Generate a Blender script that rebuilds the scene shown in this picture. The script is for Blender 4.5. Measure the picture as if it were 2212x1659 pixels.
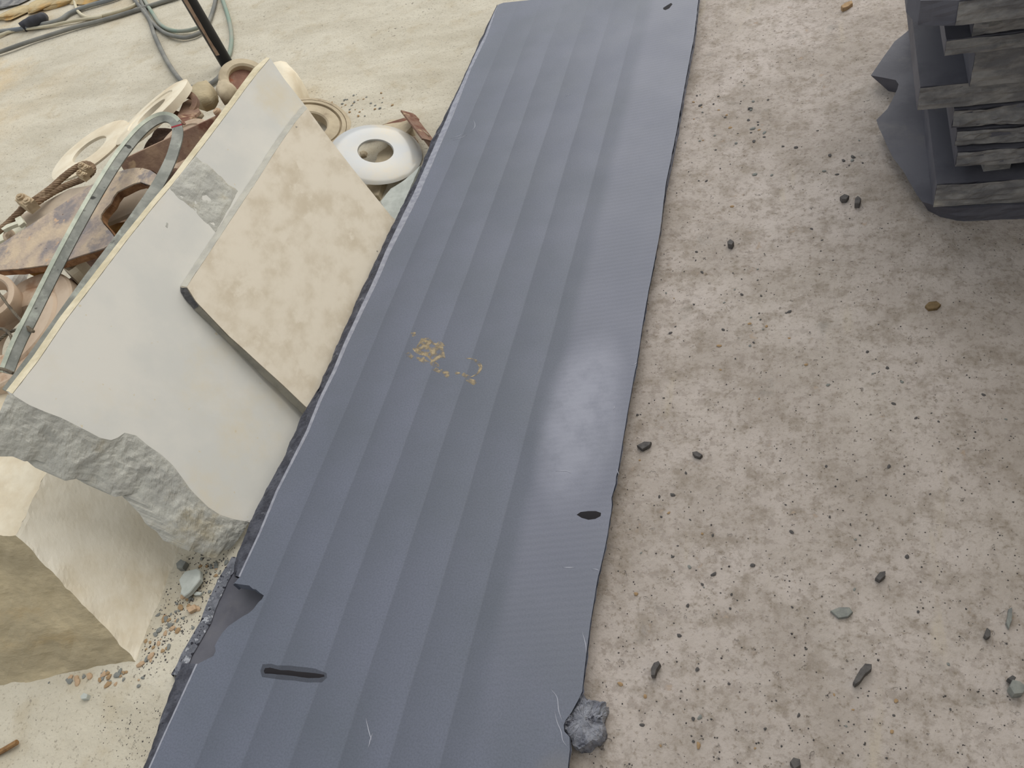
import bpy, bmesh, math, random
import numpy as np
from mathutils import Vector, Matrix, noise
from mathutils.geometry import tessellate_polygon

sc = bpy.context.scene
for o in list(bpy.data.objects):
    bpy.data.objects.remove(o)
COL = sc.collection
rnd = random.Random(7)

# ------------------------------------------------------------------ camera
# world: x to the right across the long slab, y along it away from the camera, z up
W, H, F, CAMH = 2212, 1659, 1720.0, 1.5
RIGHT = Vector((0.9381141334, 0.0163099841, -0.3459419852))
FWD_ = Vector((0.2227744874, -0.7932250501, 0.5667146969))
UP = Vector((-0.2651667408, -0.6087101151, -0.7477690788))
# columns of the camera matrix in world space (camera x, y, z axes)
cx = Vector((RIGHT[0], FWD_[0], UP[0]))
cyd = Vector((RIGHT[1], FWD_[1], UP[1]))      # image-down axis
cz = Vector((RIGHT[2], FWD_[2], UP[2]))       # viewing axis
cam_d = bpy.data.cameras.new('camera')
cam = bpy.data.objects.new('camera', cam_d)
COL.objects.link(cam)
m = Matrix.Identity(4)
for i in range(3):
    m[i][0], m[i][1], m[i][2] = cx[i], -cyd[i], -cz[i]
m[2][3] = CAMH
cam.matrix_world = m
cam_d.sensor_fit = 'HORIZONTAL'
cam_d.sensor_width = 36.0
cam_d.lens = 36.0 * F / W
cam_d.clip_start = 0.02
sc.camera = cam

# ------------------------------------------------------------------ light
world = bpy.data.worlds.new('overcast')
sc.world = world
world.use_nodes = True
bg = world.node_tree.nodes['Background']
bg.inputs[0].default_value = (0.93, 0.97, 1.0, 1)
bg.inputs[1].default_value = 0.60
sd = bpy.data.lights.new('overcast_sun', 'SUN')
sd.energy = 2.2
sd.angle = math.radians(74)
sd.color = (1.0, 0.965, 0.91)
sun = bpy.data.objects.new('overcast_sun', sd)
COL.objects.link(sun)
sun.rotation_euler = Vector((-0.27, -0.62, -0.73)).to_track_quat('-Z', 'Y').to_euler()
vs = sc.view_settings
vs.view_transform = 'Standard'
vs.look = 'None'
vs.gamma = 1.0
vs.exposure = 0.10
vs.use_curve_mapping = False

# ------------------------------------------------------------------ helpers
CAMP = Vector((0, 0, CAMH))

def ray(px, py):
    return cx * (px - W / 2) + cyd * (py - H / 2) + cz * F

def at(px, py, z=0.0):
    r = ray(px, py)
    return CAMP + r * ((z - CAMH) / r.z)

def on(px, py, p0, n):
    r = ray(px, py)
    return CAMP + r * ((Vector(p0) - CAMP).dot(n) / r.dot(n))

def lin(c):
    return tuple(((v / 255) / 12.92 if v / 255 <= 0.04045 else ((v / 255 + 0.055) / 1.055) ** 2.4) for v in c) + (1.0,)

def tag(o, label, cat, group=None, kind=None):
    o['label'] = label
    o['category'] = cat
    if group:
        o['group'] = group
    o['kind'] = kind or 'thing'
    return o

def obj(name, verts, faces, mat, parent=None, smooth=False, base=None):
    """one mesh object; verts in world space, origin moved to its base"""
    vv = [Vector(v) for v in verts]
    if parent is not None:
        base = Vector(parent['_base'])
    elif base is None:
        lo = Vector((min(v.x for v in vv), min(v.y for v in vv), min(v.z for v in vv)))
        hi = Vector((max(v.x for v in vv), max(v.y for v in vv), max(v.z for v in vv)))
        base = Vector(((lo.x + hi.x) / 2, (lo.y + hi.y) / 2, lo.z))
    me = bpy.data.meshes.new(name)
    me.from_pydata([v - base for v in vv], [], faces)
    me.update()
    bm = bmesh.new()
    bm.from_mesh(me)
    bmesh.ops.recalc_face_normals(bm, faces=bm.faces)
    bm.to_mesh(me)
    bm.free()
    if smooth:
        me.polygons.foreach_set('use_smooth', [True] * len(me.polygons))
    me.materials.append(mat)
    o = bpy.data.objects.new(name, me)
    COL.objects.link(o)
    if parent is None:
        o.location = base
        o['_base'] = tuple(base)
    else:
        o.parent = parent
    return o

def empty(name, base):
    o = bpy.data.objects.new(name, None)
    COL.objects.link(o)
    o.empty_display_size = 0.05
    o.location = base
    o['_base'] = tuple(base)
    return o

def tri_cap(pts, n):
    """triangulate a planar 3-d polygon (may be concave)"""
    n = Vector(n).normalized()
    a = n.orthogonal().normalized()
    b = n.cross(a)
    fl = [Vector((p.dot(a), p.dot(b), 0)) for p in pts]
    return tessellate_polygon([fl])

def prism(Fp, Gp, n):
    """front polygon Fp and back polygon Gp (same count) joined by sides"""
    k = len(Fp)
    tris = tri_cap(Fp, n)
    f = [tuple(t) for t in tris]
    f += [tuple(k + i for i in reversed(t)) for t in tri_cap(Gp, n)]
    f += [(i, (i + 1) % k, k + (i + 1) % k, k + i) for i in range(k)]
    return list(Fp) + list(Gp), f

def join(parts):
    V, Fc = [], []
    for v, f in parts:
        o = len(V)
        V += list(v)
        Fc += [tuple(i + o for i in q) for q in f]
    return V, Fc

def n1(p, s=1.0, seed=0.0):
    return noise.noise(Vector((p[0] * s + seed, p[1] * s - seed * 0.7, p[2] * s + seed * 1.3)))

def fbm(p, s, seed=0.0, oct=4):
    a, t = 1.0, 0.0
    for i in range(oct):
        t += a * n1(p, s, seed + i * 9.1)
        s *= 2.1
        a *= 0.5
    return t

def densify(pts, step, amp=0.0, seed=0, closed=True, n=None):
    out = []
    k = len(pts)
    for i in range(k if closed else k - 1):
        a, b = pts[i], pts[(i + 1) % k]
        c = max(1, int((b - a).length / step))
        for j in range(c):
            out.append(a.lerp(b, j / c))
    if not closed:
        out.append(pts[-1])
    if amp:
        r = []
        for p in out:
            d = Vector((fbm(p, 40, seed), fbm(p, 40, seed + 50), fbm(p, 40, seed + 90))) * amp
            if n is not None:
                d -= n * d.dot(n)
            r.append(p + d)
        out = r
    return out

def catmull(pts, sub=8):
    P = [Vector(p) for p in pts]
    P = [P[0] * 2 - P[1]] + P + [P[-1] * 2 - P[-2]]
    out = []
    for i in range(1, len(P) - 2):
        p0, p1, p2, p3 = P[i - 1:i + 3]
        for j in range(sub):
            t = j / sub
            out.append(0.5 * ((2 * p1) + (p2 - p0) * t + (2 * p0 - 5 * p1 + 4 * p2 - p3) * t * t + (3 * p1 - p0 - 3 * p2 + p3) * t ** 3))
    out.append(P[-2].copy())
    return out

def frames(path):
    T = []
    for i in range(len(path)):
        a, b = path[max(0, i - 1)], path[min(len(path) - 1, i + 1)]
        T.append((b - a).normalized())
    n = T[0].orthogonal().normalized()
    fr = []
    for t in T:
        n = (n - t * n.dot(t))
        n = n.normalized() if n.length > 1e-6 else t.orthogonal().normalized()
        fr.append((t, n, t.cross(n)))
    return fr

def tube(path, r, seg=8):
    fr = frames(path)
    V, Fc = [], []
    for p, (t, n, b) in zip(path, fr):
        for k in range(seg):
            a = 2 * math.pi * k / seg
            V.append(p + (n * math.cos(a) + b * math.sin(a)) * r)
    for i in range(len(path) - 1):
        for k in range(seg):
            k2 = (k + 1) % seg
            Fc.append((i * seg + k, i * seg + k2, (i + 1) * seg + k2, (i + 1) * seg + k))
    Fc.append(tuple(range(seg - 1, -1, -1)))
    e = (len(path) - 1) * seg
    Fc.append(tuple(range(e, e + seg)))
    return V, Fc

def rope(path, R, strands=6, pitch=0.05, seg=6):
    fr = frames(path)
    parts = []
    L = [0.0]
    for i in range(1, len(path)):
        L.append(L[-1] + (path[i] - path[i - 1]).length)
    for s in range(strands):
        q = []
        for p, (t, n, b), l in zip(path, fr, L):
            a = 2 * math.pi * (s / strands + l / pitch)
            q.append(p + (n * math.cos(a) + b * math.sin(a)) * R * 0.62)
        parts.append(tube(q, R * 0.42, seg))
    return join(parts)

def flatbar(path, w, t, side):
    """rectangular bar swept along path; side(i) gives the face normal"""
    V, Fc = [], []
    k = len(path)
    for i, p in enumerate(path):
        T = (path[min(k - 1, i + 1)] - path[max(0, i - 1)]).normalized()
        n = Vector(side(i / (k - 1)))
        n = (n - T * n.dot(T)).normalized()
        s = T.cross(n)
        V += [p + s * w / 2 + n * t / 2, p - s * w / 2 + n * t / 2, p - s * w / 2 - n * t / 2, p + s * w / 2 - n * t / 2]
    for i in range(k - 1):
        for j in range(4):
            j2 = (j + 1) % 4
            Fc.append((i * 4 + j, i * 4 + j2, i * 4 + 4 + j2, i * 4 + 4 + j))
    Fc += [(3, 2, 1, 0), tuple(range(4 * k - 4, 4 * k))]
    return V, Fc

def lathe(C, N, prof, seg=56, wob=0.0, seed=0):
    """closed profile [(radius, height)] turned about axis N through C"""
    N = Vector(N).normalized()
    C = Vector(C)
    a = N.orthogonal().normalized()
    b = N.cross(a)
    k = len(prof)
    V, Fc = [], []
    for i in range(seg):
        t = 2 * math.pi * i / seg
        d = a * math.cos(t) + b * math.sin(t)
        w = 1 + wob * n1(d * 1.3, 1.7, seed)
        for (r, hh) in prof:
            V.append(C + d * r * w + N * hh)
    for i in range(seg):
        i2 = (i + 1) % seg
        for j in range(k):
            j2 = (j + 1) % k
            Fc.append((i * k + j, i2 * k + j, i2 * k + j2, i * k + j2))
    return V, Fc

def box(c, ux, uy, uz, sx, sy, sz):
    c = Vector(c)
    ux, uy, uz = Vector(ux).normalized() * sx / 2, Vector(uy).normalized() * sy / 2, Vector(uz).normalized() * sz / 2
    V = [c + ux * i + uy * j + uz * k for k in (-1, 1) for j in (-1, 1) for i in (-1, 1)]
    return V, [(0, 2, 3, 1), (4, 5, 7, 6), (0, 1, 5, 4), (2, 6, 7, 3), (0, 4, 6, 2), (1, 3, 7, 5)]

def lump(outline, height, rough=0.1, seed=0, n=Vector((0, 0, 1)), levels=((1.0, -0.15), (1.03, 0.35), (0.93, 0.8), (0.66, 1.0), (0.33, 1.0)), dens=0.012):
    """a stone standing on a closed outline"""
    out = densify(outline, dens, 0.1 * dens, seed)
    c = sum(out, Vector()) / len(out)
    k = len(out)
    V, Fc = [], []
    for (s, hh) in levels:
        for p in out:
            q = c + (p - c) * s
            q = q + n * height * hh
            d = q - c
            q = q + n * (height * rough * fbm(q, 0.55 / max(height, .004), seed, 3) * (1 if hh > 0 else 0))
            q = q + (p - c).normalized() * (height * rough * 0.6 * n1(q, 1.0 / max(height, .004), seed + 3) if hh > 0 else 0)
            V.append(q)
    for l in range(len(levels) - 1):
        for i in range(k):
            i2 = (i + 1) % k
            Fc.append((l * k + i, l * k + i2, (l + 1) * k + i2, (l + 1) * k + i))
    V.append(c + n * height * (levels[-1][1]))
    e = (len(levels) - 1) * k
    Fc += [(e + i, e + (i + 1) % k, len(V) - 1) for i in range(k)]
    Fc.append(tuple(range(k - 1, -1, -1)))
    return V, Fc

def rock_mesh(seed, flat=0.55, sub=2, amp=0.28):
    bm = bmesh.new()
    bmesh.ops.create_icosphere(bm, subdivisions=sub, radius=1)
    r = random.Random(seed)
    cuts = [(Vector((r.gauss(0, 1), r.gauss(0, 1), r.gauss(0, 1))).normalized(), r.uniform(0.55, 0.9)) for _ in range(7)]
    for v in bm.verts:
        p = v.co.copy()
        p *= 1 + amp * n1(p, 1.4, seed * 3.1)
        for d, c in cuts:
            e = p.dot(d) - c
            if e > 0:
                p -= d * e
        p.z *= flat
        v.co = p
    V = [v.co.copy() for v in bm.verts]
    Fc = [tuple(v.index for v in f.verts) for f in bm.faces]
    bm.free()
    return V, Fc

# ------------------------------------------------------------------ materials
def mat(name, c1, c2, scale=6.0, detail=8, rough=0.85, metal=0.0, bump=0.3, bscale=60.0, bdist=0.004, spec=0.3,
        c3=None, s3=2.5, t3=(0.55, 0.68), spk=None, stretch=None, lo=0.35, hi=0.65):
    mt = bpy.data.materials.new(name)
    mt.use_nodes = True
    nt = mt.node_tree
    N, L = nt.nodes, nt.links
    b = N['Principled BSDF']
    tc = N.new('ShaderNodeTexCoord')
    co = tc.outputs['Object']
    if stretch:
        mp = N.new('ShaderNodeMapping')
        mp.inputs['Scale'].default_value = stretch
        L.new(co, mp.inputs[0])
        co = mp.outputs[0]

    def nz(s, d=detail, r=0.6):
        n = N.new('ShaderNodeTexNoise')
        n.inputs['Scale'].default_value = s
        n.inputs['Detail'].default_value = d
        n.inputs['Roughness'].default_value = r
        L.new(co, n.inputs['Vector'])
        return n.outputs['Fac']

    def ramp(fac, a, bb):
        m_ = N.new('ShaderNodeMapRange')
        m_.inputs['From Min'].default_value = a
        m_.inputs['From Max'].default_value = bb
        m_.interpolation_type = 'SMOOTHSTEP'
        L.new(fac, m_.inputs['Value'])
        return m_.outputs['Result']

    def mix(fac, a, bb):
        x = N.new('ShaderNodeMix')
        x.data_type = 'RGBA'
        L.new(fac, x.inputs['Factor'])
        for sock, v in ((x.inputs['A'], a), (x.inputs['B'], bb)):
            if isinstance(v, tuple):
                sock.default_value = v
            else:
                L.new(v, sock)
        return x.outputs['Result']
    col = mix(ramp(nz(scale), lo, hi), lin(c1), lin(c2))
    if c3:
        col = mix(ramp(nz(s3, 6, 0.65), *t3), col, lin(c3))
    if spk:
        for (cs, ss, ta, tb) in spk:
            col = mix(ramp(nz(ss, 2, 0.5), ta, tb), col, lin(cs))
    L.new(col, b.inputs['Base Color'])
    b.inputs['Roughness'].default_value = rough
    b.inputs['Metallic'].default_value = metal
    b.inputs['Specular IOR Level'].default_value = spec
    if bump:
        bp = N.new('ShaderNodeBump')
        bp.inputs['Strength'].default_value = bump
        bp.inputs['Distance'].default_value = bdist
        L.new(nz(bscale, 6, 0.6), bp.inputs['Height'])
        L.new(bp.outputs[0], b.inputs['Normal'])
    return mt

M = {}
M['pale'] = mat('pale_limestone', (224, 221, 213), (214, 213, 207), 5, rough=0.9, bump=0.12, bscale=220, bdist=0.001, c3=(219, 210, 190), s3=3, t3=(0.5, 0.75), spk=[((214, 204, 180), 60, .72, .78)])
M['pale_rough'] = mat('broken_limestone', (198, 197, 188), (178, 177, 170), 18, rough=0.95, bump=0.6, bscale=85, bdist=0.005, c3=(178, 170, 150), s3=5)
M['pale_edge'] = mat('dusty_cream_edge', (222, 211, 184), (200, 188, 158), 14, rough=0.95, bump=0.5, bscale=90, bdist=0.003)
M['tile'] = mat('beige_stone_tile', (228, 218, 200), (208, 195, 173), 13, rough=0.88, bump=0.15, bscale=160, bdist=0.001, c3=(228, 218, 200), s3=22, t3=(.5, .66), spk=[((150, 144, 134), 34, .76, .80)], stretch=(1, .75, 1), lo=.38, hi=.7)
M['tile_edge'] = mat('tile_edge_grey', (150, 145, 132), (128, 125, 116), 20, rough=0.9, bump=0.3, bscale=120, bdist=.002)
M['tile_lip'] = mat('tile_lip_dust', (190, 187, 176), (172, 170, 162), 20, rough=0.9, bump=0.3, bscale=120, bdist=.002)
M['chip'] = mat('fresh_break_grey', (104, 103, 102), (78, 78, 80), 40, rough=0.85, bump=0.6, bscale=90)
M['block'] = mat('sandstone_block', (236, 229, 213), (224, 215, 196), 7, rough=0.92, bump=0.25, bscale=130, bdist=.002, c3=(206, 190, 160), s3=2.2, t3=(.5, .75))
M['block_side'] = mat('split_sandstone', (188, 173, 142), (166, 153, 126), 9, rough=0.95, bump=0.8, bscale=38, bdist=.006, c3=(180, 160, 124), s3=4, stretch=(.6, 1, 1.8))
M['basalt_edge'] = mat('broken_basalt', (86, 88, 98), (60, 61, 70), 30, rough=0.8, bump=1.0, bscale=110, bdist=.005, c3=(124, 126, 134), s3=18, t3=(.58, .7))
M['basalt_lip'] = mat('sawn_lip_dust', (158, 160, 170), (138, 140, 152), 60, rough=0.8, bump=0.3, bscale=200, bdist=.001)
M['basalt'] = mat('dark_basalt', (96, 96, 104), (78, 78, 87), 7, rough=0.62, bump=0.3, bscale=90, bdist=.002, c3=(106, 104, 106), s3=5, t3=(.55, .75), spec=.4)
M['basalt_dusty'] = mat('dusty_basalt_edge', (142, 140, 138), (104, 103, 105), 14, rough=0.85, bump=0.7, bscale=50, bdist=.004, c3=(178, 173, 162), s3=6, t3=(.58, .74), stretch=(1, 1, 2.2))
M['porous'] = mat('porous_chunk', (156, 158, 167), (122, 124, 134), 40, rough=0.9, bump=1.0, bscale=120, bdist=.008, c3=(82, 83, 92), s3=70, t3=(.56, .62))
M['rust'] = mat('rusty_steel', (130, 104, 90), (160, 134, 112), 14, rough=0.85, metal=.1, bump=0.6, bscale=80, bdist=.003, c3=(112, 76, 62), s3=7, t3=(.5, .62), spk=[((176, 150, 122), 24, .6, .7)])
M['rust_red'] = mat('rust_red_steel', (136, 100, 86), (160, 124, 106), 14, rough=0.8, metal=.1, bump=0.5, bscale=80, bdist=.003, c3=(160, 98, 74), s3=16, t3=(.56, .66), spk=[((178, 160, 140), 18, .6, .7)])
M['rust_dust'] = mat('dusty_rust_plate', (202, 182, 156), (170, 154, 142), 11, rough=0.92, bump=0.8, bscale=70, bdist=.004, c3=(142, 134, 132), s3=13, t3=(.5, .64), spk=[((200, 168, 138), 30, .66, .74), ((96, 74, 60), 60, .72, .78)])
M['rust_edge'] = mat('rusty_plate_edge', (150, 112, 78), (110, 76, 52), 26, rough=0.9, bump=0.9, bscale=90, bdist=.004)
M['cream'] = mat('dusty_cream_disc', (230, 220, 198), (214, 200, 174), 9, rough=0.9, bump=0.2, bscale=120, bdist=.002, c3=(200, 182, 154), s3=5, t3=(.56, .75))
M['dusty'] = mat('dusty_iron_hub', (196, 182, 156), (172, 158, 134), 10, rough=0.92, bump=0.3, bscale=110, bdist=.002, c3=(140, 124, 104), s3=8, t3=(.58, .72))
M['pinkdust'] = mat('pinkish_dusty_disc', (206, 186, 164), (186, 164, 142), 9, rough=0.92, bump=0.25, bscale=100, bdist=.002, c3=(164, 132, 106), s3=6)
M['ring'] = mat('pale_painted_steel', (186, 188, 189), (196, 192, 182), 8, rough=0.22, metal=.05, bump=0.1, bscale=60, bdist=.001, spec=.6, c3=(206, 192, 166), s3=6, t3=(.56, .75))
M['galv'] = mat('galvanised_strap', (150, 151, 144), (122, 124, 118), 20, rough=0.7, metal=.1, bump=0.4, bscale=120, bdist=.002, c3=(170, 174, 164), s3=12, t3=(.55, .68), spk=[((62, 62, 58), 34, .66, .74)])
M['galv_edge'] = mat('worn_strap_edge', (196, 200, 184), (168, 174, 160), 20, rough=0.6, metal=.2, bump=0.3, bscale=120, bdist=.002)
M['wire'] = mat('dusty_wire_rope', (150, 128, 104), (116, 94, 74), 40, rough=0.85, bump=0.3, bscale=200, bdist=.001, c3=(176, 156, 130), s3=14)
M['thinwire'] = mat('steel_wire', (118, 108, 92), (90, 82, 72), 40, rough=0.7, metal=.3, bump=0)
M['clamp'] = mat('dusty_clamp', (200, 182, 152), (170, 150, 122), 30, rough=0.9, bump=0.5, bscale=120, bdist=.002)
M['white'] = mat('offwhite_plastic', (218, 216, 196), (200, 196, 172), 20, rough=0.7, bump=0.1, bscale=100, bdist=.001)
M['board'] = mat('dusty_grey_board', (186, 170, 150), (168, 154, 138), 10, rough=0.92, bump=0.2, bscale=90, bdist=.002)
M['yellow'] = mat('yellow_webbing', (176, 134, 70), (150, 106, 50), 20, rough=0.9, bump=0.3, bscale=120, bdist=.002)
M['black'] = mat('black_pole_paint', (26, 26, 29), (36, 36, 40), 10, rough=0.45, bump=0.2, bscale=60, bdist=.001, c3=(112, 92, 78), s3=5, t3=(.66, .7), stretch=(1, 1, .35))
M['cable'] = mat('grey_cable', (140, 138, 130), (112, 112, 108), 5, rough=0.7, bump=0)
M['cable_g'] = mat('green_grey_cable', (128, 150, 136), (150, 152, 140), 4, rough=0.7, bump=0)
M['cable_c'] = mat('cream_cable', (206, 198, 174), (190, 180, 154), 6, rough=0.7, bump=0)
M['cable_b'] = mat('blue_grey_cable', (116, 122, 128), (140, 140, 134), 6, rough=0.7, bump=0)
M['rubber'] = mat('dark_rubber', (70, 70, 76), (54, 54, 58), 10, rough=0.7, bump=0.2)
M['dirt'] = mat('scrap_dirt', (104, 80, 66), (74, 56, 46), 14, rough=0.97, bump=0.9, bscale=50, bdist=.008, c3=(136, 112, 92), s3=7)
M['clod'] = mat('dry_earth_clod', (196, 178, 140), (168, 150, 116), 9, rough=0.97, bump=0.7, bscale=40, bdist=.006, c3=(206, 164, 100), s3=2.5, t3=(.5, .68))
M['mud'] = mat('dried_mud', (178, 160, 128), (146, 134, 114), 40, rough=0.95, bump=0.5, bscale=200, bdist=.001)
M['scratch'] = mat('pale_scratch', (176, 178, 188), (160, 162, 174), 40, rough=0.9, bump=0)
M['pebble_dark'] = mat('dark_stone_chip', (98, 95, 93), (76, 73, 73), 60, rough=0.85, bump=0.3, bscale=200, bdist=.001)
M['pebble_grey'] = mat('grey_stone_chip', (140, 142, 136), (118, 120, 118), 60, rough=0.88, bump=0.3, bscale=200, bdist=.001)
M['pebble_tan'] = mat('tan_stone_chip', (176, 148, 112), (150, 124, 94), 60, rough=0.9, bump=0.3, bscale=200, bdist=.001)
M['pebble_orange'] = mat('orange_clay_crumb', (194, 166, 136), (176, 150, 122), 60, rough=0.9, bump=0.3, bscale=200, bdist=.001)
M['shard'] = mat('blue_grey_shard', (188, 192, 186), (172, 176, 170), 30, rough=0.9, bump=0.15, bscale=200, bdist=.001)
M['leaf'] = mat('brown_leaf', (124, 104, 74), (104, 86, 60), 60, rough=0.8, bump=0.3, bscale=200, bdist=.001)
M['stick'] = mat('brown_twig', (150, 116, 78), (120, 90, 62), 60, rough=0.9, bump=0.3, bscale=200, bdist=.001)
M['red'] = mat('red_marker', (150, 40, 50), (130, 40, 48), 60, rough=0.8, bump=0)

# ground: pale dry dust on the pile side, worn grey-brown concrete on the other side of the slab; their contrast also paints in daylight falling off to the right
def ground_mat():
    mt = bpy.data.materials.new('dusty_concrete_ground')
    mt.use_nodes = True
    nt = mt.node_tree
    N, L = nt.nodes, nt.links
    b = N['Principled BSDF']
    tc = N.new('ShaderNodeTexCoord')
    co = tc.outputs['Object']

    def nz(s, d=8, r=0.6, vec=None, dist=0.0):
        n = N.new('ShaderNodeTexNoise')
        n.inputs['Scale'].default_value = s
        n.inputs['Detail'].default_value = d
        n.inputs['Roughness'].default_value = r
        n.inputs['Distortion'].default_value = dist
        L.new(vec or co, n.inputs['Vector'])
        return n.outputs['Fac']

    def mr(v, a, bb, c=0.0, d=1.0):
        x = N.new('ShaderNodeMapRange')
        x.interpolation_type = 'SMOOTHSTEP'
        for i, k in (('From Min', a), ('From Max', bb), ('To Min', c), ('To Max', d)):
            x.inputs[i].default_value = k
        L.new(v, x.inputs['Value'])
        return x.outputs['Result']

    def mth(op, a, bb):
        x = N.new('ShaderNodeMath')
        x.operation = op
        for i, v in enumerate((a, bb)):
            if isinstance(v, (int, float)):
                x.inputs[i].default_value = v
            else:
                L.new(v, x.inputs[i])
        return x.outputs[0]

    def mix(fac, a, bb):
        x = N.new('ShaderNodeMix')
        x.data_type = 'RGBA'
        if isinstance(fac, float):
            x.inputs['Factor'].default_value = fac
        else:
            L.new(fac, x.inputs['Factor'])
        for sock, v in ((x.inputs['A'], a), (x.inputs['B'], bb)):
            if isinstance(v, tuple):
                sock.default_value = v
            else:
                L.new(v, sock)
        return x.outputs['Result']

    def mapping(rz, sc_):
        mp = N.new('ShaderNodeMapping')
        mp.inputs['Rotation'].default_value = (0, 0, rz)
        mp.inputs['Scale'].default_value = sc_
        L.new(co, mp.inputs[0])
        return mp.outputs[0]
    sep = N.new('ShaderNodeSeparateXYZ')
    L.new(co, sep.inputs[0])
    # dust side
    streak = mapping(0.35, (0.8, 2.2, 1))
    dust = mix(mr(nz(2.2, 8, .62, streak), .34, .68), lin((205, 198, 181)), lin((186, 178, 160)))
    dust = mix(mr(nz(9, 6, .6), .5, .72, 0, .6), dust, lin((182, 170, 146)))
    farl = mth('MULTIPLY', mr(sep.outputs[0], -3.2, -4.8), mr(nz(1.6, 5, .6), .42, .62))
    dust = mix(mth('MULTIPLY', farl, .7), dust, lin((208, 178, 128)))
    # concrete side
    conc = mix(mr(nz(3.2, 8, .65), .34, .66), lin((190, 180, 173)), lin((166, 156, 147)))
    conc = mix(mr(nz(38, 6, .7), .5, .62, 0, .5), conc, lin((142, 131, 122)))
    conc = mix(mr(nz(1.3, 5, .6), .48, .68, 0, .6), conc, lin((194, 185, 176)))
    conc = mix(mr(nz(15, 7, .74), .46, .66, 0, .62), conc, lin((138, 127, 114)))
    conc = mix(mr(nz(6, 5, .6, None, .4), .62, .74, 0, .55), conc, lin((136, 132, 126)))
    conc = mix(mr(nz(19, 4, .6), .66, .74, 0, .6), conc, lin((180, 158, 136)))
    smear = mapping(-0.62, (5, .8, 1))
    conc = mix(mr(nz(2.3, 6, .6, smear), .6, .74, 0, .55), conc, lin((186, 174, 154)))
    side = mr(mth('ADD', sep.outputs[0], mth('MULTIPLY', mth('SUBTRACT', nz(1.2, 5), .5), .8)), -1.25, -.45)
    col = mix(side, dust, conc)
    # small dark pits and crumbs, gathered in patches
    spots = mr(nz(75, 3, .5), .67, .73)
    patch = mr(nz(2.6, 4, .6), .46, .64)
    col = mix(mth('MULTIPLY', mth('MULTIPLY', spots, patch), .75), col, lin((98, 90, 84)))
    spots2 = mr(nz(40, 3, .55), .7, .76)
    col = mix(mth('MULTIPLY', mth('MULTIPLY', spots2, mr(nz(3.7, 3), .45, .6)), .6), col, lin((112, 106, 98)))
    col = mix(mth('MULTIPLY', mr(nz(120, 3, .6), .55, .72), .42), col, lin((120, 108, 92)))
    L.new(col, b.inputs['Base Color'])
    b.inputs['Roughness'].default_value = .92
    b.inputs['Specular IOR Level'].default_value = .2
    bp = N.new('ShaderNodeBump')
    bp.inputs['Strength'].default_value = .8
    bp.inputs['Distance'].default_value = .006
    hgt = mth('ADD', nz(26, 8, .66), mth('MULTIPLY', spots, -.5))
    hgt = mth('ADD', hgt, mth('MULTIPLY', nz(110, 4, .6), .35))
    L.new(hgt, bp.inputs['Height'])
    L.new(bp.outputs[0], b.inputs['Normal'])
    return mt
M['ground'] = ground_mat()

# ------------------------------------------------------------------ ground
def vnoise(x, y, s, seed):
    xs, ys = x * s, y * s
    xi, yi = np.floor(xs).astype(int), np.floor(ys).astype(int)
    fx, fy = xs - xi, ys - yi
    fx, fy = fx * fx * (3 - 2 * fx), fy * fy * (3 - 2 * fy)

    def hsh(a, b):
        v = np.sin(a * 127.1 + b * 311.7 + seed * 74.7) * 43758.5453
        return v - np.floor(v)
    return (hsh(xi, yi) * (1 - fx) + hsh(xi + 1, yi) * fx) * (1 - fy) + (hsh(xi, yi + 1) * (1 - fx) + hsh(xi + 1, yi + 1) * fx) * fy - .5

def axis(lo, a, b, hi, fine, coarse):
    return np.concatenate([np.arange(lo, a, coarse), np.arange(a, b, fine), np.arange(b, hi + coarse, coarse)])

xs = axis(-9, -3.4, 1.2, 5, .014, .1)
ys = axis(-3, -.2, 3.4, 9, .014, .1)
gx, gy = np.meshgrid(xs, ys)
gz = vnoise(gx, gy, 1.7, 1) * .010 + vnoise(gx, gy, 6, 2) * .006 + vnoise(gx, gy, 17, 3) * .0032 + vnoise(gx, gy, 41, 4) * .002
under = np.clip((gx + 1.35) / .1, 0, 1) * np.clip((-.30 - gx) / .1, 0, 1)
gz = gz * (1 - .8 * under) - .003
nx, ny = len(xs), len(ys)
V = np.stack([gx.ravel(), gy.ravel(), gz.ravel()], 1)
idx = np.arange(nx * ny).reshape(ny, nx)
Fq = np.stack([idx[:-1, :-1].ravel(), idx[:-1, 1:].ravel(), idx[1:, 1:].ravel(), idx[1:, :-1].ravel()], 1)
me = bpy.data.meshes.new('floor')
me.vertices.add(len(V))
me.vertices.foreach_set('co', V.ravel())
me.loops.add(len(Fq) * 4)
me.loops.foreach_set('vertex_index', Fq.ravel())
me.polygons.add(len(Fq))
me.polygons.foreach_set('loop_start', np.arange(len(Fq)) * 4)
me.polygons.foreach_set('loop_total', np.full(len(Fq), 4))
me.update(calc_edges=True)
me.polygons.foreach_set('use_smooth', np.ones(len(Fq), bool))
me.materials.append(M['ground'])
floor = bpy.data.objects.new('floor', me)
COL.objects.link(floor)
tag(floor, 'dusty concrete yard floor with grit and scuffs', 'floor', kind='structure')

# unseen wall added on the photographer's right, out of frame, to shade the near right floor
v_, f_ = box((1.55, .3, 1.64), (1, 0, 0), (0, 1, 0), (0, 0, 1), .15, 6.0, 3.3)
tag(obj('added_shade_wall', v_, f_, M['block_side']), 'unseen wall added along the right to shade the near floor', 'wall', kind='structure')

# ------------------------------------------------------------------ long dark slab
ZR, SX, SY = 0.034, 0.045, 0.004
TH = 0.028

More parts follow.
